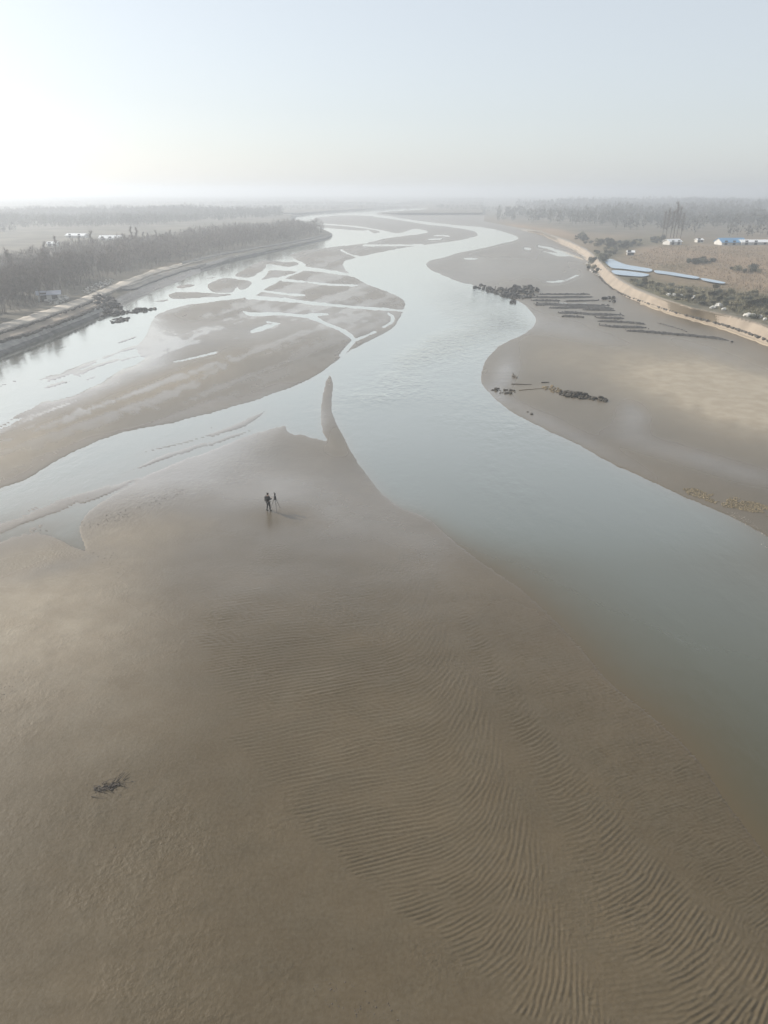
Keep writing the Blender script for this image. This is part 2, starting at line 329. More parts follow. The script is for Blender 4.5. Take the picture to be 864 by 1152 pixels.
# current ripples as relief: phasor noise, wave packets aligned with the local crest direction
def ripples():
    j0 = int(np.searchsorted(vv, 596)); j1 = int(np.searchsorted(vv, 1185)); i0 = int(np.searchsorted(uu, -59)); i1 = int(np.searchsorted(uu, 924))
    X, Y = G(U[j0:j1, i0:i1], V[j0:j1, i0:i1], .2); cell = .5
    ix = np.floor(X / cell).astype(int); iy = np.floor(Y / cell).astype(int)
    ax, ay = ix.min() - 5, iy.min() - 5; nx, ny = ix.max() - ax + 6, iy.max() - ay + 6
    r = np.random.RandomState(5); cx = (np.arange(nx)[None] + ax + r.rand(ny, nx)) * cell; cy = (np.arange(ny)[:, None] + ay + r.rand(ny, nx)) * cell
    f = cy * CP + (CAM_H - .2) * SP; pu = CX + FPX * cx / f; pv = CY - FPX * (cy * SP - (CAM_H - .2) * CP) / f
    ui = np.clip(np.searchsorted(uu, pu), 0, NU - 1); vi = np.clip(np.searchsorted(vv, pv), 0, NV - 1)
    th = np.radians(ANG[vi, ui] + r.normal(0, 4, (ny, nx))); fine_ = (U > B2)[vi, ui]
    fq = np.where(fine_, 1.35, 1.0) / np.interp(pv, [640, 850, 1000, 1150], [.32, .26, .215, .21]) * (1 + r.normal(0, .05, (ny, nx)))
    ph = r.uniform(0, 6.283, (ny, nx)); al = np.where(fine_, .34, .75); ac = np.where(fine_, .2, .30)
    acc = np.zeros(X.shape, complex); ix -= ax; iy -= ay; big = sorted([(a, b) for a in range(-4, 5) for b in range(-4, 5) if a * a + b * b < 18])
    for _ in range(2):                                               # let neighbouring packets fall into step
        tot = np.zeros(cx.shape, complex)
        for a, b in big:
            if a == 0 and b == 0: continue
            sx, sy, st, sf, sp = (np.roll(np.roll(q, -b, 0), -a, 1) for q in (cx, cy, th, fq, ph))
            dx, dy = cx - sx, cy - sy; p = dx * np.cos(st) + dy * np.sin(st); q = -dx * np.sin(st) + dy * np.cos(st)
            tot += np.exp(-(p / al) ** 2 * .8 - (q / ac) ** 2 * .8) * np.exp(1j * (6.2832 * sf * q + sp))
        ph = np.angle(tot)
    for a, b in big:
        kx = ix + a; ky = iy + b; dx = X - cx[ky, kx]; dy = Y - cy[ky, kx]; t = th[ky, kx]; c, s_ = np.cos(t), np.sin(t)
        p = dx * c + dy * s_; q = -dx * s_ + dy * c
        acc += np.exp(-(p / al[ky, kx]) ** 2 - (q / ac[ky, kx]) ** 2) * np.exp(1j * (6.2832 * fq[ky, kx] * q + ph[ky, kx]))
    g = np.angle(acc); m = np.abs(acc); h = (np.cos(g) + .22 * np.cos(2 * g + .5)) * np.clip(m / (np.median(m) * .8), 0, 1)
    out = np.zeros_like(U); out[j0:j1, i0:i1] = h
    return out
RIP = ripples()
Z = Z + np.where(SDM > -3, (0.0165 - .006 * (1 - sstep(650, 900, V))) * AMP * RIP * (1 + 0.4 * fbm(U / 22, V / 14, 63)), 0)
TEX = np.exp(-((V - 555 + (U - 190) * 0.42) / 22) ** 2) * sstep(80, 130, U) * (1 - sstep(300, 330, U))   # pitted wet bar in the side channel
TEX = TEX + 0.4 * np.exp(-((U - 25) / 60) ** 2 - ((V - 770) / 60) ** 2) + 0.35 * np.exp(-((U - 150) / 170) ** 2 - ((V - 930) / 130) ** 2)
# land cover
FIELD = blobs([(800,305,130,26,1.2,6),(870,300,110,30,.9,4),(690,268,60,5,.9,4),(600,258,50,4,1.2,12),(760,290,80,12,.6,5),(640,268,30,6,.9,25),(180,305,26,4,.9,-20)]) * LAND * (1 + 0.7 * n1)
SCRUB = blobs([(740,326,46,9,1.2,24),(830,340,70,12,1.1,14),(700,280,40,8,.8,-20),(672,294,12,12,.9,0),(760,300,30,4,.5,0),(740,272,60,4,.6,0),(900,350,60,18,1,10)]) * LAND * (1 + 0.6 * n1)
# ------------------------------------------------------------------ ground and water surfaces
def grid_obj(name, zz, mat, keep=None, attrs=()):
    X, Y = G(U, V, zz)
    co = np.stack([X, Y, zz], -1).reshape(-1, 3)
    j, i = np.meshgrid(np.arange(NV - 1), np.arange(NU - 1), indexing='ij')
    a = j * NU + i
    F = np.stack([a, a + NU, a + NU + 1, a + 1], -1).reshape(-1, 4)       # rows run towards the camera
    if keep is not None:
        k = keep; kf = (k[:-1, :-1] | k[1:, :-1] | k[:-1, 1:] | k[1:, 1:]).reshape(-1); F = F[kf]
    used = np.zeros(NU * NV, bool); used[F.reshape(-1)] = True
    idx = np.cumsum(used) - 1
    co = co[used]; F = idx[F]
    me = bpy.data.meshes.new(name)
    me.vertices.add(len(co)); me.vertices.foreach_set('co', co.astype(np.float32).ravel())
    me.loops.add(F.size); me.loops.foreach_set('vertex_index', F.astype(np.int32).ravel())
    me.polygons.add(len(F)); me.polygons.foreach_set('loop_start', np.arange(0, F.size, 4, dtype=np.int32))
    me.update(calc_edges=True)
    me.polygons.foreach_set('use_smooth', np.ones(len(F), bool))
    for nm, arr in attrs:
        at_ = me.attributes.new(nm, 'FLOAT', 'POINT'); at_.data.foreach_set('value', arr.reshape(-1)[used].astype(np.float32))
    me.materials.append(mat); me.update()
    o = bpy.data.objects.new(name, me); COL.objects.link(o); o['kind'] = 'structure'
    return o

def sand_material():
    M = Mat('wet_sand')
    dry, film, tex = (M.attr(k) for k in ('dry', 'film', 'pitted'))
    land, field, scrub, shoal = (M.attr(k) for k in ('land', 'field', 'scrub', 'sd'))
    big = M.noise(0.06, 5); med = M.noise(0.5, 5); fine = M.noise(6.0, 4)
    wet = M.mix(M.ramp(big, .3, .7), (0.074, 0.057, 0.034), (0.101, 0.078, 0.048))
    wet = M.mix(M.math('MULTIPLY', M.ramp(med, .35, .75), .35), wet, (0.075, 0.062, 0.040))
    dryc = M.mix(M.ramp(med, .3, .7), (0.29, 0.25, 0.195), (0.34, 0.30, 0.24))
    sand = M.mix(M.math('ADD', dry, M.math('MULTIPLY', M.math('SUBTRACT', fine, .5), .2)), wet, dryc)
    # fine fibres of shell and silt specks
    vor = M.add('TexVoronoi'); vor.inputs['Scale'].default_value = 3.1; M.put(vor.inputs['Vector'], M.pos())
    speck = M.math('MULTIPLY', M.ramp(vor.outputs['Distance'], .05, .10, 1, 0), M.ramp(big, .5, .66))
    sand = M.mix(M.math('MULTIPLY', speck, .45), sand, (0.07, 0.06, 0.05))
    # land cover beyond the banks
    soil = M.mix(M.ramp(M.noise(0.05, 6), .35, .65), (0.085, 0.080, 0.064), (0.15, 0.135, 0.108))
    fld = M.mix(M.ramp(M.noise(0.04, 6, stretch=(1, .35, 1)), .3, .7), (0.24, 0.175, 0.12), (0.17, 0.135, 0.095))
    scr = M.mix(M.ramp(M.noise(0.25, 5), .35, .65), (0.05, 0.056, 0.034), (0.13, 0.115, 0.066))
    soil = M.mix(field, soil, fld); soil = M.mix(scrub, soil, scr)
    col = M.mix(land, sand, soil)
    rough = M.mix(film, (0.52,) * 3, (0.17,) * 3)
    rough = M.math('ADD', rough, M.math('MULTIPLY', M.math('SUBTRACT', med, .5), .14))
    rough = M.mix(M.math('MAXIMUM', dry, land), rough, (0.9,) * 3)
    # relief: current ripples that bend with the flow, pits, grain
    h = M.math('MULTIPLY', M.noise(4.5, 3), M.math('MULTIPLY', M.ramp(M.noise(.16, 4), .45, .65), .045))
    h = M.math('MULTIPLY', h, M.math('SUBTRACT', 1.0, land))
    h = M.math('ADD', h, M.math('MULTIPLY', M.noise(2.4, 4, stretch=(1, .6, 1)), M.math('MULTIPLY', tex, 0.09)))
    h = M.math('ADD', h, M.math('MULTIPLY', fine, 0.014))
    h = M.math('ADD', h, M.math('MULTIPLY', M.noise(.35, 4), M.math('MULTIPLY', land, .5)))
    nrm = M.bump(h, 1.0, 1.0)
    M.pr(Base_Color=col, Roughness=rough, IOR=1.33, Normal=nrm)
    M.put(M.b.inputs['Specular IOR Level'], .25)
    # film of water left on the sand: mirror-like only at grazing angles
    lw = M.add('LayerWeight'); gl = M.add('BsdfGlossy'); M.put(gl.inputs['Roughness'], M.math('SUBTRACT', .30, M.math('MULTIPLY', film, .18))); M.put(gl.inputs['Normal'], M.bump(h, .5, 1.0))
    M.put(gl.inputs['Color'], (1, .94, .875))
    wetf = M.math('MULTIPLY', M.math('SUBTRACT', 1.0, M.math('MAXIMUM', dry, land)), M.math('ADD', .30, M.math('MULTIPLY', film, .70)))
    fac = M.math('MULTIPLY', wetf, M.ramp(lw.outputs['Facing'], .28, 1.0, .008, .75))
    ms = M.add('MixShader'); M.put(ms.inputs[0], fac); M.put(ms.inputs[1], M.b.outputs[0]); M.put(ms.inputs[2], gl.outputs[0]); M.put(M.o.inputs['Surface'], ms.outputs[0])
    return M.m
ground = grid_obj('ground', Z, sand_material(), None, [('dry', DRY), ('film', FILM), ('pitted', np.clip(TEX, 0, 1)),
                  ('land', LAND), ('field', np.clip(FIELD, 0, 1)), ('scrub', np.clip(SCRUB, 0, 1)), ('sd', SDM)])

def water_material(name='river_water', body=(0.047, 0.057, 0.042), body2=(0.060, 0.070, 0.053), rough=0.09, ripple=1.0, depth_attr=True, shine=.92):
    M = Mat(name)
    M.n.remove(M.b)
    f1 = M.noise(0.9, 4, stretch=(1, .55, 1)); f2 = M.noise(3.2, 3, stretch=(1, .5, 1)); f3 = M.noise(.12, 5, stretch=(1, .4, 1))
    h = M.math('ADD', M.math('MULTIPLY', f1, .10 * ripple), M.math('MULTIPLY', f2, .02 * ripple))
    if depth_attr: h = M.math('MULTIPLY', h, M.math('ADD', M.math('MULTIPLY', M.attr('chop'), 3.5), M.ramp(f3, .42, .75, .04, .35)))
    nrm = M.bump(h, 1.0, 1.0)
    lw = M.add('LayerWeight'); M.put(lw.inputs['Normal'], nrm)                 # still, silty water: mirror-like at grazing angles
    frf = M.ramp(lw.outputs['Facing'], .28, .97, .012, shine)
    if depth_attr: frf = M.math('MULTIPLY', frf, M.attr('open_water'))
    gl = M.add('BsdfGlossy'); gl.inputs['Roughness'].default_value = rough; gl.inputs['Color'].default_value = (.965, .955, .895, 1); M.put(gl.inputs['Normal'], nrm)
    df = M.add('BsdfDiffuse'); M.put(df.inputs['Color'], M.mix(M.ramp(M.noise(0.03, 5), .3, .7), body, body2))
    under = df.outputs[0]
    if depth_attr:
        op = M.math('SUBTRACT', 1.0, M.math('POWER', 2.718, M.math('MULTIPLY', M.attr('depth'), -5.0)))     # silty water: the bed shows only in the shallows
        M.put(df.inputs['Color'], M.mix(op, (0.090, 0.071, 0.044), M.mix(M.ramp(M.noise(0.03, 5), .3, .7), body, body2)))
    ms = M.add('MixShader'); M.put(ms.inputs[0], frf); M.put(ms.inputs[1], under); M.put(ms.inputs[2], gl.outputs[0])
    M.put(M.o.inputs['Surface'], ms.outputs[0])
    return M.m
CHOP = blobs([(540,352,60,26,1.0,25),(500,385,70,14,.7,-25),(470,420,90,22,.45,-20),(560,470,90,30,.2,20)]) * (0.8 + 0.9 * n1)
OPEN = 1 - near_side * (1 - sstep(560, 420, V)) * .6 * np.exp(np.minimum(Z, 0) / .22)       # a mere film of water along the shelving near shore
river = grid_obj('river', np.full_like(Z, 0.0), water_material(), (Z < 0.0), [('open_water', OPEN), ('depth', np.maximum(-Z, 0)), ('chop', np.clip(CHOP, 0, 1.2))])
base_z = -4.0
under = mesh_obj('terrain', [(-9000, -400, base_z), (9000, -400, base_z), (9000, 14000, base_z), (-9000, 14000, base_z)], [(0, 1, 2, 3)], simple('bounce_base', (0.16, 0.135, 0.10), 0.9, .2, .02)); tag(under, kind='structure')  # unseen flat sheet below the ground, added to bounce light

# air: one even pale haze over the whole estuary
def build_haze(x=5200, y0=-350, y1=7000, top=36.0, dens=0.00105):
    z0 = base_z - 1
    vs = [(sx * x, yy, zz) for zz in (z0, top) for sx, yy in ((-1, y0), (1, y0), (1, y1), (-1, y1))]
    fs = [(3, 2, 1, 0), (4, 5, 6, 7), (0, 1, 5, 4), (1, 2, 6, 5), (2, 3, 7, 6), (3, 0, 4, 7)]
    M = Mat('pale_haze'); M.n.remove(M.b)
    pv = M.add('VolumePrincipled'); pv.inputs['Color'].default_value = (.69, .735, .80, 1); pv.inputs['Density'].default_value = dens; pv.inputs['Anisotropy'].default_value = 0.4
    M.put(M.o.inputs['Volume'], pv.outputs[0]); M.m.cycles.homogeneous_volume = True
    for k in ('Density Attribute', 'Color Attribute', 'Temperature Attribute'): pv.inputs[k].default_value = ''
    o = mesh_obj('haze', vs, fs, M.m); tag(o, 'pale winter haze lying over the whole estuary', 'haze', kind='stuff')
    return o
HAZE = build_haze()
# ------------------------------------------------------------------ mesh pieces
class MB:
    """collects pieces of one part into one mesh"""
    def __init__(s): s.v = []; s.f = []
    def add(s, v, f):
        k = len(s.v); s.v.extend(tuple(map(float, p)) for p in v); s.f.extend(tuple(i + k for i in q) for q in f)
    def box(s, c, d, rz=0.0, taper=1.0):
        cs, sn = math.cos(rz), math.sin(rz); vs = []
        for z in (-1, 1):
            k = taper if z > 0 else 1.0
            for x, y in ((-1, -1), (1, -1), (1, 1), (-1, 1)):
                px, py = x * d[0] / 2 * k, y * d[1] / 2 * k
                vs.append((c[0] + px * cs - py * sn, c[1] + px * sn + py * cs, c[2] + z * d[2] / 2))
        s.add(vs, [(3, 2, 1, 0), (4, 5, 6, 7), (0, 1, 5, 4), (1, 2, 6, 5), (2, 3, 7, 6), (3, 0, 4, 7)])
    def tube(s, pts, rad, n=6, cap=True):
        pts = [Vector(p) for p in pts]; vs = []; fs = []
        for i, p in enumerate(pts):
            d = (pts[min(i + 1, len(pts) - 1)] - pts[max(i - 1, 0)]).normalized()
            a = d.orthogonal().normalized() if abs(d.z) < .95 else Vector((1, 0, 0)); a = (a - d * a.dot(d)).normalized(); b = d.cross(a)
            r = rad[i] if hasattr(rad, '__len__') else rad
            for k in range(n):
                t = 2 * math.pi * k / n; vs.append(p + a * (r * math.cos(t)) + b * (r * math.sin(t)))
        for i in range(len(pts) - 1):
            for k in range(n): fs.append((i * n + k, i * n + (k + 1) % n, (i + 1) * n + (k + 1) % n, (i + 1) * n + k))
        if cap: fs.append(tuple(range(n - 1, -1, -1))); fs.append(tuple((len(pts) - 1) * n + k for k in range(n)))
        s.add(vs, fs)
    def rock(s, c, d, rz=0.0, r=None):
        r = r or random
        cs, sn = math.cos(rz), math.sin(rz); vs = []; n = 6
        tilt = r.uniform(-.3, .3)
        for j, (h, w) in enumerate(((-.5, .75), (-.1, 1.0), (.28, .8))):
            for k in range(n):
                t = 2 * math.pi * (k + r.uniform(-.3, .3)) / n; q = w * r.uniform(.75, 1.1)
                x, y = q * math.cos(t) * d[0] / 2, q * math.sin(t) * d[1] / 2
                vs.append((c[0] + x * cs - y * sn, c[1] + x * sn + y * cs, c[2] + (h + r.uniform(-.1, .1)) * d[2] + tilt * x * .5))
        vs.append((c[0] + r.uniform(-.1, .1) * d[0], c[1] + r.uniform(-.1, .1) * d[1], c[2] + .45 * d[2]))
        fs = [(j * n + k, j * n + (k + 1) % n, (j + 1) * n + (k + 1) % n, (j + 1) * n + k) for j in range(2) for k in range(n)]
        fs += [(2 * n + k, 2 * n + (k + 1) % n, 3 * n) for k in range(n)] + [tuple(range(n - 1, -1, -1))]
        s.add(vs, fs)
    def build(s, name, mat, parent=None, smooth=False): return mesh_obj(name, s.v, s.f, mat, parent, smooth)
def copy_tree(o, parent=None):
    c = o.copy(); COL.objects.link(c); c.parent = parent
    for ch in o.children: copy_tree(ch, c)
    return c
def soup(name, verts, nper, mat, parent=None):
    """many small separate faces as one mesh: verts (n, nper, 3)"""
    n = len(verts); me = bpy.data.meshes.new(name)
    me.vertices.add(n * nper); me.vertices.foreach_set('co', np.asarray(verts, np.float32).ravel())
    me.loops.add(n * nper); me.loops.foreach_set('vertex_index', np.arange(n * nper, dtype=np.int32))
    me.polygons.add(n); me.polygons.foreach_set('loop_start', np.arange(0, n * nper, nper, dtype=np.int32))
    me.update(calc_edges=True); me.materials.append(mat)
    o = bpy.data.objects.new(name, me); COL.objects.link(o)
    if parent: o.parent = parent
    return o
def in_poly(P, u, v):
    ins = np.zeros(u.shape, bool); n = len(P)
    for i in range(n):
        a, b = P[i], P[(i + 1) % n]
        if a[1] == b[1]: continue
        ins ^= ((a[1] > v) != (b[1] > v)) & (u < (b[0] - a[0]) * (v - a[1]) / (b[1] - a[1]) + a[0])
    return ins
def scatter(P, n, seed, z=2.9):
    """n points even on the ground inside an outline given in photo pixels: (u, v, x, y)"""
    P = np.array(P, float); gx, gy = G(P[:, 0], P[:, 1], z); g = list(zip(gx, gy)); r = np.random.RandomState(seed)
    X = np.zeros(0); Y = np.zeros(0)
    while len(X) < n:
        x = r.uniform(gx.min(), gx.max(), n * 4); y = r.uniform(gy.min(), gy.max(), n * 4); k = in_poly(g, x, y)
        X = np.r_[X, x[k]]; Y = np.r_[Y, y[k]]
    return X[:n], Y[:n]
def to_px(x, y, z):
    dy = y; dz = z - CAM_H; f = dy * CP - dz * SP; up = dy * SP + dz * CP
    return CX + FPX * x / f, CY - FPX * up / f
def gz(x, y):
    u, v = to_px(x, y, 2.6); return zt(u, max(v, 217.0))

# ------------------------------------------------------------------ banks: ribbons that follow the terrain
def ribbon(name, A, B, mat, lift=0.1, nx=260, ny=4, u0=None, u1=None, rag=0.0, hump=0.0, thick=0.25):
    A = np.array(A, float); B = np.array(B, float)
    us = np.linspace(max(A[0, 0], B[0, 0]) if u0 is None else u0, min(A[-1, 0], B[-1, 0]) if u1 is None else u1, nx)
    va = np.interp(us, A[:, 0], A[:, 1]) + rag * fbm(us / 6, us * 0, 71); vb = np.interp(us, B[:, 0], B[:, 1]) + rag * fbm(us / 5, us * 0 + 3, 75)
    vs = []; fs = []; m = ny + 3
    for i, u in enumerate(us):
        row = []
        for j in range(ny + 1):
            t = j / ny; p = at(u, va[i] + (vb[i] - va[i]) * t, lift + hump * math.sin(math.pi * t)); row.append(p)
        vs.append(row[0] - Vector((0, 0, thick))); vs.extend(row); vs.append(row[-1] - Vector((0, 0, thick)))
    for i in range(nx - 1):
        for j in range(m - 1): fs.append((i * m + j, i * m + j + 1, (i + 1) * m + j + 1, (i + 1) * m + j))
    return mesh_obj(name, vs, fs, mat, smooth=True)
def off(P, d): return [(u, v + d) for u, v in P]
def lerp(P, Q, t):
    us = sorted(set([p[0] for p in P] + [q[0] for q in Q])); P = np.array(P); Q = np.array(Q)
    return [(u, float(np.interp(u, P[:, 0], P[:, 1]) * (1 - t) + np.interp(u, Q[:, 0], Q[:, 1]) * t)) for u in us]
m_emb = simple('compacted_sand', (0.25, 0.205, 0.16), .9, .15, .25, .3, 3)
m_edge = simple('pale_beach_sand', (0.30, 0.245, 0.18), .9, .1, .3)
m_stone_dark = simple('dark_wet_stone', (0.032, 0.030, 0.027), .75, .4, .6, .8, 4)
m_rev = simple('weathered_revetment_stone', (0.10, 0.097, 0.09), .85, .35, .5, .8, 3)
m_stone_grey = simple('grey_revetment_stone', (0.24, 0.232, 0.215), .85, .3, .5, .8, 3)
m_road = simple('pale_dirt_road', (0.31, 0.28, 0.24), .9, .2, .15, .3, 2)
m_tan = simple('tan_terrace_soil', (0.26, 0.215, 0.17), .9, .2, .2, .4, 2)
m_dark = simple('dark_edging', (0.06, 0.055, 0.048), .9, .3, 1.0)
RE = [(u, v) for u, v in R0 if u >= 600]; RT = [(u, v) for u, v in R1 if u >= 600]
tag(ribbon('embankment', RE, RT, m_emb, .06, nx=320, ny=5, u0=604, u1=1300, rag=.5), kind='structure')
tag(ribbon('beach_edge', lerp(R0, R1, -.12), lerp(R0, R1, .14), m_edge, .10, nx=300, ny=3, u0=720, u1=1300, rag=1.0, thick=.1), kind='structure')
def edging(name, P, rad, mat, label, cat, step=0.9, jit=.25):
    mb = MB(); P = smooth_line(P, False, 12)
    pts = [at(u, v) for u, v in P]
    acc = 0.0; last = pts[0]
    for p in pts[1:]:
        d = (p - last); L = d.length; n = max(1, int(L / step)); a = math.atan2(d.y, d.x)
        for k in range(n):
            q = last + d * (k / n); mb.rock((q.x + random.uniform(-jit, jit), q.y + random.uniform(-jit, jit), q.z + rad * .3), (step * 1.5, rad * random.uniform(1.2, 2.4), rad * random.uniform(.9, 1.6)), a)
        last = p
    root = empty(name, pts[0]); o = mb.build('stones', mat, root); o.location = -pts[0]; tag(o, kind='stuff'); tag(root, label, cat); return root
edging('stone_edging', [(674,311),(680,318),(689,324.6),(705,333),(733,343),(761,352),(789,359),(818,367),(846,376.5),(864,383.5),(900,400)], .34, m_dark,
       'thin dark line of stones along the foot of the sandy embankment', 'edging', .8)
# left bank
LQ = [(u, v) for u, v in L0 if u >= -420]; LR = [(u, v) for u, v in L1 if u >= -420]; LB = [(u, v) for u, v in L2 if u >= -420]
tag(ribbon('stone_revetment', off(LQ, .2), lerp(LQ, LR, .35), m_rev, .12, u0=-400, u1=112, rag=1.0), 'dark sloping stone revetment at the left water edge before the jetty', 'revetment')
tag(ribbon('concrete_slope', lerp(LQ, LR, .38), lerp(LQ, LR, .9), m_stone_grey, .10, u0=-400, u1=118, rag=.5), 'smooth grey slope above the dark revetment at far left', 'slope')
tag(ribbon('earth_terrace', off(LR, -1), lerp(LR, LB, .45), m_tan, .10, u0=-400, u1=118, rag=.5), kind='structure')
tag(ribbon('dirt_road', lerp(LR, LB, .55), lerp(LR, LB, .98), m_road, .12, u0=-400, u1=250, rag=1.2), kind='structure')
edging('stone_edging', [(-120,432),(-60,408),(0,385.5),(37,375),(74,361),(111,346.5),(128,338)], .5, m_dark, 'dark stone kerb line between grey slope and tan terrace at left', 'edging', 1.2)
edging('stone_edging', [(-120,420),(-60,397),(0,375.5),(37,364),(74,351),(104,340)], .4, m_dark, 'dark line of stones between tan terrace and pale dirt road at left', 'edging', 1.2)
tag(ribbon('stone_revetment', [(137,326.5),(150,327),(175,317),(203,306.5),(232,300)], [(137,322),(150,318.5),(175,309.5),(203,301.5),(232,296)], m_rev, .15, nx=90, rag=1.2), 'dark stone revetment round the small bay beyond the jetty', 'revetment')
tag(ribbon('stone_revetment', [(226,304.5),(260,293.8),(286,288.2),(315,281.8),(343,275.3),(367,269.7),(374,265.5)], [(226,301.5),(260,291.5),(286,285.8),(315,279.6),(343,273.4),(367,268),(374,264.2)], m_rev, .2, nx=160, rag=.5), 'long dark revetment at the water edge along the far left bend', 'revetment')
tag(ribbon('stone_revetment', [(205,297.5),(250,287),(280,281.5),(315,275.5),(343,270.5),(362,266)], [(205,294.5),(250,284.6),(280,279.5),(315,273.7),(343,269),(362,264.8)], m_rev, .2, nx=120, rag=.5), 'upper dark line of stonework under the trees on the far left bend', 'revetment')

# ------------------------------------------------------------------ rocks
def rock_thing(name, P, n, size, mat, label, cat, seed, big=14, hump=0.3, group=None, z=0.3, flat=.6, rub=None):
    """heap of rocks inside an outline (photo pixels): the larger ones are parts, the small ones one rubble part"""
    r = random.Random(seed); X, Y = scatter(P, n, seed, z)
    cx, cy = float(X.mean()), float(Y.mean()); cz = max(0.0, gz_at(cx, cy))
    root = empty(name, (cx, cy, cz)); tag(root, label, cat, group)
    span = max(np.ptp(X), np.ptp(Y)) / 2 + .1
    rub_mb = MB()
    for i in range(n):
        x, y = X[i] - cx, Y[i] - cy; s = size * r.uniform(.45, 1.0) * (1.5 if i < big else .8)
        zz = max(-.08, gz_at(X[i], Y[i])) - cz + hump * max(0, 1 - math.hypot(x, y) / span) * r.uniform(.2, 1)
        d = (s * r.uniform(.9, 1.6), s * r.uniform(.7, 1.1), s * flat * r.uniform(.7, 1.2))
        if i < big:
            m = MB(); m.rock((0, 0, 0), d, r.uniform(0, 3), r); o = m.build('rock', mat, root); o.location = (x, y, zz + d[2] * .25)
        else: rub_mb.rock((x, y, zz + d[2] * .2), d, r.uniform(0, 3), r)
    if rub_mb.v: tag(rub_mb.build('rubble', mat, root), kind='stuff')
    return root
def gz_at(x, y):
    z = 0.3
    for _ in range(3):
        u, v = to_px(x, y, z); z = zt(u, max(v, 217.0))
    return z
rock_thing('rock_reef', [(532,322),(541,319),(556,325),(572,325),(580,322),(600,322),(608,327.5),(600,330),(606,334),(590,336),(572,335),(556,329)], 260, 1.15, m_stone_dark,
           'dark heap of rocks at the river edge on the right flat', 'rocks', 3, 40, .8)
rock_thing('rock_reef', [(574,337),(580,335.5),(581,341.5),(576,341.5)], 16, .8, m_stone_dark, 'small dark rock clump standing in the water below the big rock heap', 'rocks', 4, 6, .3)
rock_thing('rock_jetty', [(104,341),(112,337),(124,338),(137,340.5),(134,346),(152,345.5),(175,343.3),(175,345),(150,348.5),(130,351),(112,352)], 230, 1.1, m_stone_dark,
           'dark rock jetty tapering out from the left bank', 'jetty', 5, 40, .5, z=.8)
rock_thing('rock_islet', [(124,359.5),(128,356.5),(138,355.5),(147,356.3),(144,359.3),(134,361.5),(126,361.5)], 90, .75, m_stone_dark, 'flat dark rock islet in the bright left channel', 'rocks', 6, 24, .25, flat=.5)
m_weed = simple('brown_seaweed_rock', (0.042, 0.034, 0.023), .8, .4, 2, .7, 6)
m_tanweed = simple('tan_seaweed', (0.17, 0.13, 0.075), .85, .3, 3, .5, 8)
rock_thing('rock_row', [(628,440),(640,440.5),(657,443.5),(669,447),(668,450),(650,448.5),(630,445)], 120, .62, m_weed, 'long dark weed-covered rock ridge on the right sand flat', 'rocks', 8, 26, .35)
rock_thing('rock_clump', [(672,447.5),(678,447),(683,449),(682,452.5),(675,451)], 18, .6, m_weed, 'small dark rock clump at the right end of the weedy rock ridge', 'rocks', 9, 8, .2)
rock_thing('rock_clump', [(552,437),(560,434.5),(570,437),(584,439.5),(575,442),(563,442),(556,440)], 34, .42, m_weed, 'scattered dark rocks by the water at the left end of the rocky line', 'rocks', 10, 12, .1)
rock_thing('weed_clump', [(611,435.5),(620,434.5),(630,438),(629,443),(620,441.5),(613,438)], 40, .45, m_tanweed, 'tan clump of seaweed just left of the dark rock ridge', 'seaweed', 11, 10, .1)
rock_thing('rock_clump', [(593,461.5),(597,461),(600,464.5),(597,464.5)], 5, .3, m_weed, 'tiny dark stones near the right shore below the rocky line', 'rocks', 12, 3, 0)
rock_thing('debris_heap', [(679,336),(684,334.5),(693,335.5),(694,340),(690,341),(684,339)], 22, .9, m_stone_dark, 'dark debris heap at the foot of the embankment beside the stone rows', 'debris', 13, 8, .5)
# log and poles on the right flat
def log_thing(name, a, b, r0, mat, label, cat, lift=None, kink=.08, branch=True):
    A, B = at(*a), at(*b); root_loc = (A + B) / 2; mb = MB(); pts = []
    for i in range(7):
        t = i / 6; p = A.lerp(B, t) - root_loc; p += Vector((random.uniform(-1, 1), random.uniform(-1, 1), 0)) * kink; p.z = at(*(np.array(a) * (1 - t) + np.array(b) * t)).z - root_loc.z + r0 * .8; pts.append(p)
    mb.tube(pts, [r0 * (1 - .45 * i / 6) for i in range(7)], 7)
    root = empty(name, root_loc); mb.build('stem', mat, root, True)
    if branch:
        for k in (2, 4):
            m = MB(); q = pts[k] + Vector((random.uniform(-.5, .5), random.uniform(.2, .6), random.uniform(.15, .45))); m.tube([pts[k], q], [r0 * .5, r0 * .2], 5); m.build('branch', mat, root)
    tag(root, label, cat); return root
m_wood = simple('dark_driftwood', (0.055, 0.044, 0.034), .8, .4, 3, .6, 12)
log_thing('driftwood_log', (576.5,423), (582,425.5), .16, m_wood, 'short dark driftwood log lying alone above the rocky line', 'log')
log_thing('wooden_pole', (575,432.4), (598,432.8), .06, m_wood, 'long thin pole lying on the sand above the scattered rocks', 'pole', branch=False)
log_thing('wooden_pole', (609,430.6), (618,430.3), .08, m_wood, 'short dark pole lying above the tan seaweed clump', 'pole', branch=False)
log_thing('wooden_pole', (584,439.2), (611,437.2), .05, m_tanweed, 'thin brownish pole linking the scattered rocks to the tan seaweed', 'pole', branch=False)
for (u, v, h, lab) in ((556.5,328.5,1.7,'lone upright stake at the water end of the dark rock heap'), (579,340.5,1.2,'leaning stake in the small rock clump in the water'), (690.5,340,1.3,'dark stake standing in the debris heap by the embankment')):
    p = at(u, v); m = MB(); m.tube([(0, 0, -.3), (.05, 0, h * .5), (.12, .03, h)], [.14, .12, .10], 7); o = m.build('wooden_stake', m_wood); o.location = p; tag(o, lab, 'stake')
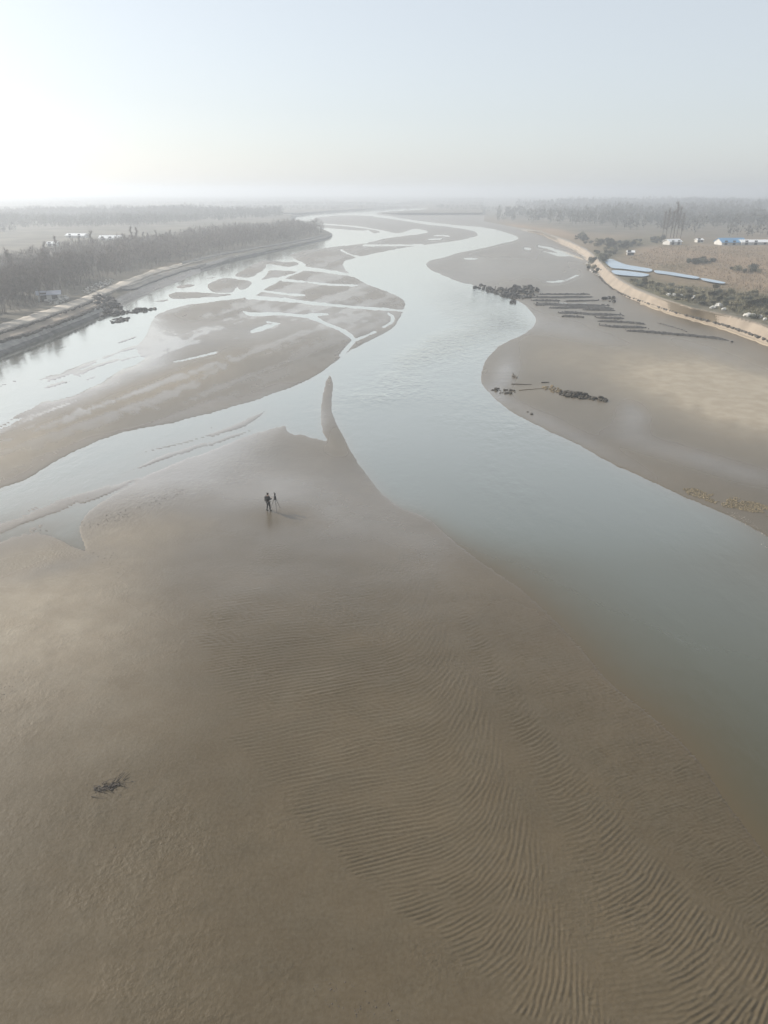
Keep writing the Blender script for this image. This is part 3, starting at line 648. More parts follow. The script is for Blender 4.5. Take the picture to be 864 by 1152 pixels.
# rows of dark stones on the right flat
ROWS = [([(605,331.4),(640,331.2),(663,331.4)], 1.0, 'farthest thin stone row on the right flat, level with the rock heap'),
        ([(598,334.8),(630,334.6),(667,334.2)], 1.7, 'second stone row from the far end, starting under the rock heap'),
        ([(597,338),(615,338.4),(630,338.3)], 1.2, 'short faint stone row just below the dark rock heap'),
        ([(634,339),(655,338.6),(674,338)], .7, 'short thin pale stone row ending near the debris heap'),
        ([(603,343.4),(612,342),(640,343.2),(686,344)], 2.2, 'thick dark stone row with a blunt left end, in mid group'),
        ([(617,346.6),(640,346.2),(668,346.2),(690,347)], 1.6, 'stone row close below the thick dark one, overlapping its right half'),
        ([(655,348.6),(675,349),(692,349.4)], .8, 'short thin stone row at the right, in the middle of the group'),
        ([(629,352.5),(643,351.8),(665,353.6),(700,354.2)], 1.8, 'long thick stone row crossing the middle of the right flat'),
        ([(632,355.8),(645,356.2),(657,357.2)], 1.1, 'short dark stone row nearest the river bend'),
        ([(670,357.6),(685,358),(702,358.2)], 1.2, 'short stone row right of the one nearest the river bend'),
        ([(672,361.5),(690,362),(712,363.5),(726,365)], 1.0, 'slanting stone row third from the near end'),
        ([(674,366),(690,367.6),(710,368.2),(727,368.6)], 1.2, 'slanting stone row second from the near end'),
        ([(704,372.4),(720,373),(750,375.5),(785,378.6),(806,381),(820,383.4)], 1.0, 'longest, nearest stone row curving toward the embankment'),
        ([(739,363.2),(752,367),(765,370.5),(773,373.6)], .5, 'thin dark line slanting between the longest stone row and the embankment')]
for k, (P, w, lab) in enumerate(ROWS):
    w *= 1.5
    Q = smooth_line(P, False, 14); pts = [at(u, v) for u, v in Q]; c = pts[len(pts) // 2].copy()
    root = empty('stone_row', c); tag(root, lab, 'stone row', 'rows of dark stones on the right flat')
    rr = random.Random(100 + k); mb = MB(); rb = MB(); n = len(pts)
    vs = []; fs = []
    for i, p in enumerate(pts):                                    # low ragged ridge of weed and silt
        e = min(1, 4 * min(i, n - 1 - i) / n + .25); q = p - c; ww = w * e * rr.uniform(.88, 1.1)
        for y, z in ((-.62, -.1), (-.3, .18), (0, .3), (.3, .16), (.62, -.1)): vs.append((q.x + rr.uniform(-.05, .05), q.y + y * ww * 1.5, q.z + z * min(1.2, w) * e * rr.uniform(.7, 1.2)))
    for i in range(n - 1):
        for j in range(4): fs.append((i * 5 + j, (i + 1) * 5 + j, (i + 1) * 5 + j + 1, i * 5 + j + 1))
    mesh_obj('silt_ridge', vs, fs, m_stone_dark, root)
    L = sum((pts[i + 1] - pts[i]).length for i in range(n - 1)); cnt = int(L * w * .9)
    for _ in range(cnt):
        i = rr.randrange(n - 1); p = pts[i].lerp(pts[i + 1], rr.random()) - c; s = rr.uniform(.16, .42)
        rb.rock((p.x, p.y + rr.gauss(0, .42) * w, p.z + .15 * min(1, w)), (s * 1.4, s, s * .6), rr.uniform(0, 3), rr)
    tag(rb.build('stones', m_stone_dark, root), kind='stuff')

# white boulders on the right bank, pale rubble on the left
m_white = simple('white_rubble', (0.62, 0.6, 0.56), .8, .15, 2, .3, 6)
WS = [(752,332.5),(758,333),(766,333.6),(781,336.4),(785,335.6),(792,335.4),(801,347),(804,346.5),(808.6,345.6),(814,349),(838,355.5),(842,356),(847,356.6),(849,355.8),(854,358),(860,360.6)]
for k, (u, v) in enumerate(WS):
    m = MB(); s = [.9,1.0,.8,1.3,.9,.8,1.0,.7,1.5,.9,.8,1.2,1.1,.7,1.1,.9][k]; m.rock((0, 0, 0), (s * 1.3, s, s * .8)); o = m.build('white_boulder', m_white); o.location = at(u, v, s * .3)
    names = ['leftmost, farthest', 'second', 'third', 'fourth, wide', 'fifth', 'last'] if u < 796 else (['leftmost', 'second, small', 'largest', 'rightmost'] if u < 820 else ['leftmost', 'second, broad', 'third', 'small upper', 'fifth', 'last, nearest'])
    where, k0 = ('in the far line above the embankment', 0) if u < 796 else (('in the middle cluster above the embankment', 6) if u < 820 else ('in the near cluster by the right edge of the picture', 10))
    tag(o, names[k - k0] + ' white boulder ' + where, 'boulder', 'white boulders above the embankment')
m_pale = simple('pale_rubble', (0.36, 0.34, 0.31), .85, .3, 1, .4, 5)
rock_thing('rubble_pile', [(48,340),(55,335),(72,333),(78,337),(66,341)], 60, 1.0, m_pale, 'pale rubble pile beside the left dirt road', 'rubble', 21, 14, .6, z=2.8)
rock_thing('rubble_pile', [(92,326),(104,319),(124,312),(130,315),(112,324),(100,329)], 80, .8, m_pale, 'pale scattered rubble where the left road nears the wood', 'rubble', 22, 14, .3, z=2.8)
rock_thing('rubble_pile', [(661,297),(666,296),(678,301),(688,303.5),(687,306.5),(676,305),(664,299.5)], 60, .8, m_pale, 'pale rubble at the bend of the right bank beside the pond', 'rubble', 23, 14, .3, z=2.4)
rock_thing('rubble_pile', [(659,288),(664,286.5),(667,291),(661,293)], 30, .9, m_pale, 'small pale rubble heap on the far tip of the right bank', 'rubble', 24, 8, .3, z=2.4)

# ponds on the right bank
m_pond = water_material('pond_water', (0.22, 0.32, 0.47), (0.29, 0.39, 0.52), .12, .25, False, .5)  # blue of the reflected sky put into the diffuse body colour
def sheet(name, P, z, mat):
    Q = smooth_line(P, True, 4); vs = [(*G(u, v, z), z) for u, v in Q]; return mesh_obj(name, vs, [tuple(range(len(vs)))], mat)
for P in ([(680.5,294),(687,291.2),(697,295),(705,297.6),(720,300.2),(733,302.6),(731,305.6),(715,304.2),(700,302.3),(688,301.0)],
          [(737,304),(755,306),(770,308.6),(786,311.4),(783,313.4),(765,311),(748,308.4),(738,307)], [(789,312.6),(803,314.8),(816,317.8),(811,318.8),(798,316.8),(790,314.8)],
          [(688,304.4),(696,304),(712,305.6),(730,308.6),(723,311),(706,310),(692,308.2)]):
    tag(sheet('pond', P, 3.42, m_pond), kind='structure')
# ------------------------------------------------------------------ buildings
m_wall = simple('pale_plaster', (0.55, 0.53, 0.5), .85, .1, .5); m_wroof = simple('white_sheet_roof', (0.78, 0.78, 0.78), .45, .04, .3)
m_broof = simple('blue_sheet_roof', (0.10, 0.27, 0.46), .5, .1, .3); m_groof = simple('grey_sheet_roof', (0.36, 0.37, 0.42), .6, .12, .3); m_opening = simple('dark_opening', (0.03, 0.03, 0.033), .6, .1, 1)
def shed(u, v, L, D, H, rise, roof, label, cat='shed', rz=0.0, doors=2, name='shed'):
    p = at(u, v, -.1); root = empty(name, p, rz); tag(root, label, cat)
    m = MB(); m.box((0, 0, H / 2), (L, D, H)); m.add([(-L/2, -D/2, H), (-L/2, D/2, H), (-L/2, 0, H + rise), (L/2, -D/2, H), (L/2, D/2, H), (L/2, 0, H + rise)], [(0, 1, 2), (3, 5, 4)]); m.build('wall', m_wall, root)
    o = .35
    for sgn in (-1, 1):
        m = MB(); y0 = sgn * (D / 2 + o); zz = H - o * rise / (D / 2)
        a = [(-L/2 - o, y0, zz + .02), (L/2 + o, y0, zz + .02), (L/2 + o, 0, H + rise + .02), (-L/2 - o, 0, H + rise + .02)]
        m.add(a + [(x, y, z + .12) for x, y, z in a], [(3, 2, 1, 0), (4, 5, 6, 7), (0, 1, 5, 4), (1, 2, 6, 5), (2, 3, 7, 6), (3, 0, 4, 7)]); m.build('roof_panel', roof, root)
    n = max(2, int(L / 4))
    for k in range(n):
        x = -L / 2 + (k + .5) * L / n; m = MB()
        if k < doors: m.box((x, -D / 2 - .03, 1.05), (1.4, .08, 2.1)); m.build('door', m_opening, root)
        else: m.box((x, -D / 2 - .03, H * .58), (1.3, .08, .9)); m.build('window', m_opening, root)
    return root
shed(821, 275, 12, 8, 1.3, 1.7, m_broof, 'blue-roofed shed at the right edge beyond the tan field', rz=.05)
shed(862, 275, 27, 6, 1.3, .9, m_wroof, 'long low white-roofed shed right of the blue-roofed one', rz=.02)
shed(756, 275, 7.2, 5, 1.5, 1.0, m_wroof, 'small white house below the tall bare poplars', 'house', .35, name='house')
shed(709, 287, 2.6, 2.4, 1.3, .5, m_wroof, 'tiny pale hut beside the dark hedge on the right bank', 'hut', -.2, 1, 'hut')
shed(786, 272.5, 3.0, 3, 1.3, .5, m_wroof, 'tiny white hut left of the blue-roofed shed', 'hut', .1, 1, 'hut')
shed(87, 267, 11, 6, 1.2, .9, m_wroof, 'farther long white roof above the left wood', 'shed', -.1)
shed(126, 270, 12, 7, 1.2, 1.2, m_wroof, 'bright white-roofed shed behind the left wood', 'shed', .12)
shed(60, 277, 4.5, 4, 1.4, .7, m_wroof, 'small pale hut among the trees at far left', 'hut', .2, 1, 'hut')
shed(56, 337.5, 5.0, 3.2, 1.6, .6, m_groof, 'low grey hut beside the rubble near the left road', 'hut', .4, 1, 'hut')

# ------------------------------------------------------------------ trees
m_bark = simple('grey_brown_bark', (0.14, 0.12, 0.10), .95, .3, 2)
m_twig = simple('bare_twigs', (0.18, 0.152, 0.128), .95, .3, .8)
m_leafd = simple('dark_evergreen_leaves', (0.088, 0.09, 0.064), .8, .35, 1.2)
m_leafo = simple('olive_winter_leaves', (0.19, 0.17, 0.11), .85, .35, 1.2)
def bare_tree(seed, h, spread, upright, name='bare_tree'):
    r = random.Random(seed); root = empty(name, (0, 0, 0)); tk = MB(); segs = []
    top = Vector((r.uniform(-.3, .3), r.uniform(-.3, .3), h * .92))
    tr = [Vector((0, 0, -.3)), Vector((r.uniform(-.1, .1), r.uniform(-.1, .1), h * .3)), Vector((top.x * .5, top.y * .5, h * .62)), top]
    tk.tube(tr, [h * .009 + .05, h * .007 + .03, h * .004 + .01, .02], 6); segs.append((tr[2], tr[3]))
    for k in range(13):
        z = h * (.22 + .62 * k / 13); t = r.uniform(0, 6.28); L = spread * (1 - .45 * k / 13) * r.uniform(.7, 1.1)
        a = Vector((top.x * z / h, top.y * z / h, z)); d = Vector((math.cos(t), math.sin(t), upright * r.uniform(.8, 1.4))).normalized()
        b = a + d * L * .55 + Vector((0, 0, .1)); c = a + d * L + Vector((0, 0, L * .25))
        tk.tube([a, b, c], [h * .006 + .01, h * .004 + .01, .015], 4); segs += [(a.lerp(b, .5), b), (b, c), (b, c)]
        for q in range(2):
            e = b + Vector((r.uniform(-1, 1), r.uniform(-1, 1), r.uniform(.3, 1.2))) * L * .4; tk.tube([b, e], [.03, .012], 3, False); segs += [(b, e)] * 2
    tk.build('trunk', m_bark, root)
    tw = []
    for k in range(800):
        a, b = segs[r.randrange(len(segs))]; p = a.lerp(b, r.random()); d = ((b - a).normalized() + Vector((r.gauss(0, .6), r.gauss(0, .6), r.gauss(.35, .5)))).normalized()
        q = p + d * r.uniform(.5, 1.5) * (h / 11) ; s = d.cross(Vector((r.gauss(0, 1), r.gauss(0, 1), r.gauss(0, 1)))).normalized() * r.uniform(.022, .05)
        tw.append([p - s, p + s, q])
    soup('crown', np.array(tw), 3, m_twig, root)
    return root
def leafy(seed, rx, h, mat, n=420, stems=4, name='shrub', leaf=.16):
    r = random.Random(seed); root = empty(name, (0, 0, 0)); tk = MB(); lumps = []
    for k in range(stems):
        t = r.uniform(0, 6.28); e = Vector((math.cos(t) * rx * .5, math.sin(t) * rx * .5, h * r.uniform(.5, .85))); tk.tube([(0, 0, -.2), e * .5 + Vector((0, 0, .1)), e], [.06, .04, .02], 5)
        lumps.append((e, rx * r.uniform(.45, .7)))
    tk.build('stem', m_bark, root); L = []
    for k in range(n):
        c, q = lumps[r.randrange(len(lumps))]; d = Vector((r.gauss(0, 1), r.gauss(0, 1), r.gauss(0, .8))).normalized() * q * r.random() ** .4; p = c + d; p.z = max(.05, p.z * 1.0)
        a = Vector((r.gauss(0, 1), r.gauss(0, 1), r.gauss(0, 1))).normalized(); b = a.orthogonal().normalized() * leaf * r.uniform(.6, 1.4); a = a * leaf * r.uniform(.8, 1.8)
        L.append([p - a, p + b * .6, p + a, p - b * .6])
    soup('foliage', np.array(L), 4, mat, root)
    return root
def plant(protos, XY, lab, cat, group, s0, s1, seed, zf=None, start=0):
    r = random.Random(seed); used = set()
    for x, y in XY:
        k = r.randrange(len(protos)); p = protos[k]
        o = p if p.get('fresh') else copy_tree(p)
        if p.get('fresh'): del p['fresh']
        s = r.uniform(s0, s1); o.location = (x, y, gz_at(x, y) - .05); o.rotation_euler = (0, 0, r.uniform(0, 6.28)); o.scale = (s * r.uniform(.85, 1.2), s * r.uniform(.85, 1.2), s * r.uniform(.75, 1.15))
        tag(o, lab(x, y, s) if callable(lab) else lab, cat, group)
def protos(L):
    for o in L: o['fresh'] = 1
    return L
WOODL = [(-110,392),(-60,374),(0,351),(52,337),(85,325),(112,314),(139,305),(208,289),(250,280),(280,274.5),(315,269),(350,262.6),(364,259),(340,255.5),(280,260),(230,266),(170,276),(100,286),(40,296),(0,303),(-110,326)]
def split_near(P, n, k, seed):
    X, Y = scatter(P, n, seed); o = np.argsort(np.hypot(X, Y)); return list(zip(X[o[:k]], Y[o[:k]])), (X[o[k:]], Y[o[k:]])
def where_left(x, y, s):
    u, v = to_px(x, y, 2.7); edge = float(np.interp(u, [p[0] for p in L2], [p[1] for p in L2])) - v
    row = 'at the front edge' if edge < 9 else ('in the middle' if edge < 26 else 'at the back')
    place = 'at the left picture edge' if u < 30 else 'behind the grey hut' if u < 80 else 'near the scattered pale rubble' if u < 132 else 'above the small bay' if u < 205 else 'above the long revetment' if u < 290 else 'by the far river bend'
    size = 'tall' if s > .9 else ('short' if s < .74 else 'middling')
    return size + ' bare tree ' + row + ' of the left wood ' + place
def where_strip(x, y, s):
    u, v = to_px(x, y, 2.9)
    place = 'below the second pond' if u < 745 else 'by the far white boulders' if u < 796 else 'by the middle white boulders' if u < 826 else 'by the near white boulders'
    edge = v - float(np.interp(u, [p[0] for p in R1], [p[1] for p in R1]))
    return ('large' if s > .64 else 'small' if s < .46 else 'mid-sized') + ' olive shrub ' + ('at the embankment rim ' if edge > -7 else 'back from the embankment ') + place
def where_hedge(x, y, s):
    u, v = to_px(x, y, 2.9)
    place = 'at the tip of the bank by the pale rubble' if v > 288 else 'beside the pale hut' if u > 690 and v > 279 else 'near the white house' if u > 715 else 'on the far sandy shore' if u < 668 else 'halfway along the track'
    return ('big' if s > .82 else 'low' if s < .63 else 'middling') + ' dark hedge bush ' + place
_cnt = [0]
def ordinal(text):
    words = ['first', 'second', 'third', 'fourth', 'fifth', 'sixth', 'seventh', 'eighth', 'ninth', 'tenth', 'eleventh', 'twelfth']; c = [0]
    def f(x, y, s): c[0] += 1; return words[c[0] - 1] + text
    return f
near_xy, rest_xy = split_near(WOODL, 1500, 270, 31)
PT = protos([bare_tree(1, 8.5, 3.0, .9), bare_tree(2, 9.5, 3.2, .8), bare_tree(3, 7.5, 2.8, .7), bare_tree(4, 10.0, 2.4, 1.4), bare_tree(5, 9.0, 3.4, 1.0)])
plant(PT, near_xy, where_left, 'tree', 'bare trees of the left bank wood', .62, 1.02, 5)
TALL = [(u, v) for u, v in ((54,298),(66,296),(92,291),(106,290),(141,284),(150,281),(156,282),(163,279),(168,280),(177,277),(188,276),(193,278))]
plant(protos([bare_tree(11, 13.0, 1.7, 2.4), bare_tree(12, 14.0, 1.9, 2.2)]), [tuple(at(u, v))[:2] for u, v in TALL], ordinal(' from left of the slim trees rising above the left wood'), 'tree', 'slim trees above the left wood', .6, .85, 6)
plant(protos([bare_tree(13, 19.0, 2.4, 2.8, 'poplar'), bare_tree(14, 18.0, 2.0, 3.2, 'poplar')]), [tuple(at(u, v))[:2] for u, v in ((745,268),(749,268.4),(754,267.6),(757.5,268.2),(761,267.4),(765.5,268))],
      ordinal(' from left of the tall bare poplars behind the white house'), 'tree', 'poplar row behind the white house', .85, 1.1, 7)
# far woods: one mass each
def wood_mass(name, XY, h0, h1, mat, label, seed, blades=46, wid=.16, sink=0.0):
    X, Y = XY; n = len(X); r = np.random.RandomState(seed)
    Zb = np.array([gz_at(a, b) for a, b in zip(X, Y)]) - sink
    H = r.uniform(h0, h1, n) * (0.75 + 0.9 * (fbm(X / 60, Y / 60, seed) + .25).clip(0, 1)); W_ = H * r.uniform(.22, .42, n)
    t = r.uniform(0, 6.283, (n, blades)); rr = r.uniform(0, 1, (n, blades)) ** .5; zz = r.uniform(.18, 1, (n, blades)); prof = np.sin(np.clip(zz, .05, .97) * math.pi) ** .6
    P = np.stack([X[:, None] + W_[:, None] * rr * prof * np.cos(t), Y[:, None] + W_[:, None] * rr * prof * np.sin(t), Zb[:, None] + H[:, None] * zz * .9], -1)
    D = r.normal(0, .55, P.shape) + np.array([0, 0, .8]); D /= np.linalg.norm(D, axis=-1, keepdims=True)
    S = np.cross(D, r.normal(0, 1, P.shape)); S /= np.linalg.norm(S, axis=-1, keepdims=True) + 1e-6
    Lg = (r.uniform(.12, .3, (n, blades)) * H[:, None])[..., None]; w = (wid * r.uniform(.6, 1.4, (n, blades)))[..., None]
    T = np.stack([P - S * w, P + S * w, P + D * Lg], 2).reshape(-1, 3, 3)
    trunk = np.stack([np.stack([X - .12, Y, Zb - .3], -1), np.stack([X + .12, Y, Zb - .3], -1), np.stack([X, Y, Zb + H * .7], -1)], 1)
    o = soup(name, np.concatenate([T, trunk]), 3, mat); tag(o, label, 'woodland', kind='stuff'); return o
wood_mass('woodland', rest_xy, 5.5, 8.5, m_twig, 'hazy mass of bare trees at the back of the left wood', 61, 50, .10)
m_hazy = simple('far_winter_wood', (0.085, 0.08, 0.066), .95, .3, .1)
FARR = [(560,246),(620,252.5),(700,259.5),(740,263.5),(800,266.5),(864,267.5),(980,268),(1060,255),(980,229),(760,226.5),(640,227),(560,236)]
def belts(P, nb, per, seed, lo, hi):
    """tree belts: short lines of trees lying roughly across the plain"""
    cx, cy = scatter(P, nb, seed); r = np.random.RandomState(seed); X = []; Y = []
    for x, y in zip(cx, cy):
        L = r.uniform(lo, hi); n = max(6, int(per * L / hi)); t = r.uniform(-.5, .5, n); a = r.normal(0, .12)
        X.append(x + t * L); Y.append(y + t * L * a + r.normal(0, 9, n))
    X = np.concatenate(X); Y = np.concatenate(Y); u, v = to_px(X, Y, 2.7); k = in_poly(P, u, v); return X[k], Y[k]
wood_mass('woodland', belts(FARR, 80, 110, 71, 90, 340), 6, 10, m_hazy, 'blue-grey hazy woodland stretching behind the right bank', 62, 34, .34)
FARL = [(-160,246),(-60,244),(60,242),(160,244),(240,244),(326,242),(328,240),(400,234.5),(480,232),(560,244),(560,236),(640,227),(600,222.5),(300,222),(-60,222.5),(-160,240)]
wood_mass('woodland', belts(FARL, 150, 170, 73, 160, 520), 2.2, 3.8, m_hazy, 'pale misty woodland on the plain beyond the left wood and river', 63, 14, .4)
wood_mass('woodland', belts([(-160,278),(-60,266),(60,256),(160,254),(240,248),(318,244),(318,238),(-160,238)], 70, 150, 75, 140, 420), 4, 7.5, m_hazy, 'misty tree belts on the plain behind the left bank wood', 64, 24, .26)
# shrubs on the right bank
SH = protos([leafy(1, 1.3, 1.7, m_leafo), leafy(2, 1.0, 1.3, m_leafo), leafy(3, 1.6, 1.9, m_leafd, 520)])
STRIP = [(702,317),(730,318),(757,322),(800,326),(864,334),(930,340),(930,384),(864,364),(818,351.5),(778,344),(741,331.5),(713,321)]
Xs, Ys = scatter(STRIP, 150, 81); plant(SH, list(zip(Xs, Ys)), where_strip, 'shrub', 'shrubs in the scrub strip above the embankment', .3, .8, 8)
SD_ = protos([leafy(6, 1.9, 2.6, m_leafd, 560, 5, 'bush', .2), leafy(7, 1.5, 2.2, m_leafd, 460, 4, 'bush', .2), leafy(8, 1.7, 2.4, m_leafo, 480, 5, 'bush', .2)])
HEDGE = [(644,268),(655,264.5),(663,272),(690,275),(716,272.5),(745,270),(746,273),(722,276),(704,282),(690,289),(680,291),(678,300),(664,298),(662,292),(672,284),(684,279),(660,277)]
Xs, Ys = scatter(HEDGE, 110, 83); plant(SD_, list(zip(Xs, Ys)), where_hedge, 'bush', 'dark hedge bushes along the right bank track', .45, 1.0, 9)
PB = protos([leafy(9, 1.8, 1.8, m_leafd, 420, 5, 'bush', .2)])
Xs, Ys = scatter([(772,296),(780,292.5),(800,292),(806,295),(796,298),(780,298)], 22, 85); plant(PB, list(zip(Xs, Ys)), 'dark bush in the clump out on the tan field', 'bush', 'bush clump on the tan field', .45, .85, 10)
Xs, Ys = scatter([(823,304),(838,302),(858,304),(858,309),(826,308)], 12, 86); plant([SD_[0], SD_[2]], sorted(zip(Xs, Ys)), ordinal(' from left of the small scattered bushes on the tan field'), 'bush', 'scattered bushes on the right of the tan field', .4, .8, 11)
# dry reeds and ground cover
def blades(name, P, n, h0, h1, mat, label, seed, wid=.05):
    X, Y = scatter(P, n, seed); r = np.random.RandomState(seed); Zb = np.array([gz_at(a, b) for a, b in zip(X, Y)]); H = r.uniform(h0, h1, n); t = r.uniform(0, 6.28, n); w = wid
    T = np.stack([np.stack([X - w * np.cos(t), Y - w * np.sin(t), Zb - .1], -1), np.stack([X + w * np.cos(t), Y + w * np.sin(t), Zb - .1], -1), np.stack([X + r.normal(0, .3, n), Y + r.normal(0, .3, n), Zb + H], -1)], 1)
    tag(soup(name, T, 3, mat), label, 'ground cover', kind='stuff')
m_reed = simple('dry_reed', (0.25, 0.19, 0.125), .95, .3, .5)
blades('undergrowth', off(WOODL, 3), 7000, .6, 2.2, m_twig, 'bare undergrowth on the floor of the left bank wood', 91, .07)
blades('scrub', STRIP, 5000, .3, 1.0, m_leafo, 'low olive scrub above the sandy embankment', 92, .09)
blades('dry_grass', [(706,292),(745,276),(864,279),(930,281),(930,338),(864,331),(800,324),(820,318),(780,310),(730,301)], 9000, .25, .7, m_reed, 'tan dry grass of the field on the right bank', 93, .12)
# ------------------------------------------------------------------ shells, pebbles, driftwood on the sand
def lumps(name, P, n, s0, s1, mats, label, cat, seed, zbase=.2, band=None):
    X, Y = scatter(P, n, seed, zbase); r = np.random.RandomState(seed); s = r.uniform(s0, s1, n) * r.uniform(.6, 1, n)
    k = fbm(X / 1.6, Y / 1.6, seed) > -.28; X, Y, s = X[k], Y[k], s[k]; n = len(X)          # patchy, as the tide leaves it
    Zb = np.maximum(-.03, np.array([gz_at(a, b) for a, b in zip(X, Y)])) + s * .15
    base = np.array([(1, 0, 0), (.2, .9, .05), (-.9, .3, 0), (-.3, -.9, .05), (.1, .1, .55), (0, 0, -.4)]); Fc = [(0, 1, 4), (1, 2, 4), (2, 3, 4), (3, 0, 4), (1, 0, 5), (2, 1, 5), (3, 2, 5), (0, 3, 5)]
    t = r.uniform(0, 6.28, n); c, sn = np.cos(t), np.sin(t); B = base[None] * r.uniform(.7, 1.3, (n, 6, 1)) * s[:, None, None]
    Q = np.stack([B[..., 0] * c[:, None] - B[..., 1] * sn[:, None] + X[:, None], B[..., 0] * sn[:, None] + B[..., 1] * c[:, None] + Y[:, None], B[..., 2] + Zb[:, None]], -1)
    T = np.stack([Q[:, list(f)] for f in Fc], 1).reshape(-1, 3, 3)
    o = soup(name, T, 3, mats); tag(o, label, cat, kind='stuff'); return o
m_shell = simple('yellow_brown_shells', (0.18, 0.145, 0.09), .8, .6, 6, .2)
m_shell2 = simple('grey_shells', (0.26, 0.235, 0.20), .8, .6, 6)
m_peb = simple('dark_pebbles', (0.075, 0.062, 0.05), .8, .5, 9)
SB = [(768,548.5),(780,548),(800,553),(830,559),(864,568),(930,590),(930,602),(864,580),(840,573.5),(812,568),(790,560),(775,555)]
lumps('shell_bed', SB, 4200, .03, .12, m_shell, 'yellow-brown shell bank on the shore at the right edge', 'shells', 201)
lumps('shell_bed', [(812,575),(830,577),(845,586),(864,600),(930,640),(930,660),(864,618),(842,600),(828,588)], 600, .03, .08, m_shell2, 'grey scattered shells in the shallows below the yellow shell bank', 'shells', 202, .03)
lumps('pebbles', [(345,1098),(380,1095),(420,1115),(470,1140),(480,1170),(430,1170),(390,1140),(350,1120)], 90, .012, .045, m_peb, 'sprinkle of tiny pebbles on the sand at the bottom edge', 'pebbles', 203, .3)
lumps('pebbles', [(0,765),(28,735),(45,745),(20,780),(0,800),(-40,830),(-40,790)], 160, .012, .04, m_peb, 'dark pebbly streak at the left edge of the sand', 'pebbles', 204, .3)
lumps('pebbles', [(60,860),(110,830),(190,850),(220,900),(180,960),(90,950)], 130, .01, .03, m_peb, 'specks of debris round the driftwood clump', 'pebbles', 205, .3)
lumps('pebbles', [(30,597),(70,590),(130,576),(200,550),(215,553),(140,585),(100,596),(60,606)], 160, .03, .09, m_peb, 'dark pebbles along the edge of the side channel', 'pebbles', 206, .05)
lumps('pebbles', [(98,617),(130,620),(150,640),(160,665),(140,650),(110,628)], 60, .02, .05, m_peb, 'dark pebbles at the notch where sand meets the side channel', 'pebbles', 207, .2)
lumps('pebbles', [(0,560),(400,520),(860,1152),(0,1152)], 260, .01, .03, m_peb, 'lone pebbles strewn thinly over the near sand', 'pebbles', 208, .3)
p = at(120, 886); root = empty('driftwood_clump', p); tag(root, 'dark tangle of driftwood and weed on the bare sand at lower left', 'driftwood')
rr = random.Random(5)
for k in range(30):
    t = rr.gauss(.5, 1.0); L = rr.uniform(.12, .55) * (1.4 if k < 6 else .8); x = rr.gauss(0, .42); y = rr.gauss(0, .2) + x * .45; m = MB()
    a = Vector((x, y, .02)); d = Vector((math.cos(t), math.sin(t), rr.uniform(-.03, .35)))
    m.tube([a, a + d * L * .5 + Vector((rr.uniform(-.08, .08), rr.uniform(-.08, .08), .03)), a + d * L], [.018, .013, .005], 5); m.build('branch', m_wood, root)
mb = MB()
for k in range(170):
    c = ((-.28, -.14, .13), (.02, .0, .16), (.3, .18, .13), (0, .05, .5))[k % 4]; x = c[0] + rr.gauss(0, c[2]); y = c[1] + rr.gauss(0, c[2] * .5); s = rr.uniform(.015, .07) * (1.3 if k % 4 < 3 else .6)
    mb.rock((x, y, s * .2 + .01), (s * 2.2, s, s * .7), rr.uniform(0, 3), rr)
tag(mb.build('seaweed', m_wood, root), kind='stuff')

# ------------------------------------------------------------------ person with tripod
m_coat = simple('black_jacket', (0.008, 0.008, 0.009), .8, .3, 6, .3, 30); m_trou = simple('dark_grey_trousers', (0.02, 0.02, 0.023), .85, .3, 6)
m_skin = simple('skin', (0.42, 0.26, 0.19), .6, .08, 10); m_hair = simple('black_hair', (0.012, 0.010, 0.009), .6, .3, 20); m_boot = simple('black_rubber_boots', (0.015, 0.015, 0.015), .4, .2, 8)
m_black = simple('black_metal', (0.012, 0.012, 0.013), .45, .2, 9); m_glass = simple('lens_glass', (0.01, 0.012, 0.02), .05, .05, 4)
def skin_mesh(name, joints, edges, mat, parent=None, sub=2, root_i=0):
    """continuous tapered surface grown over connected joints (x, y, z, radius x, radius y)"""
    me = bpy.data.meshes.new(name); me.from_pydata([j[:3] for j in joints], edges, []); o = bpy.data.objects.new(name, me); COL.objects.link(o)
    sk = o.modifiers.new('skin', 'SKIN'); sk.use_smooth_shade = True
    if not me.skin_vertices: pass
    for i, sv in enumerate(me.skin_vertices[0].data): sv.radius = (joints[i][3], joints[i][4] if len(joints[i]) > 4 else joints[i][3]); sv.use_root = (i == root_i)
    sb = o.modifiers.new('sub', 'SUBSURF'); sb.levels = sub; sb.render_levels = sub
    dg = bpy.context.evaluated_depsgraph_get(); nm = bpy.data.meshes.new_from_object(o.evaluated_get(dg)); nm.name = name
    o.modifiers.clear(); o.data = nm; nm.materials.clear(); nm.materials.append(mat); nm.polygons.foreach_set('use_smooth', [True] * len(nm.polygons))
    bpy.data.meshes.remove(me)
    if parent: o.parent = parent
    return o
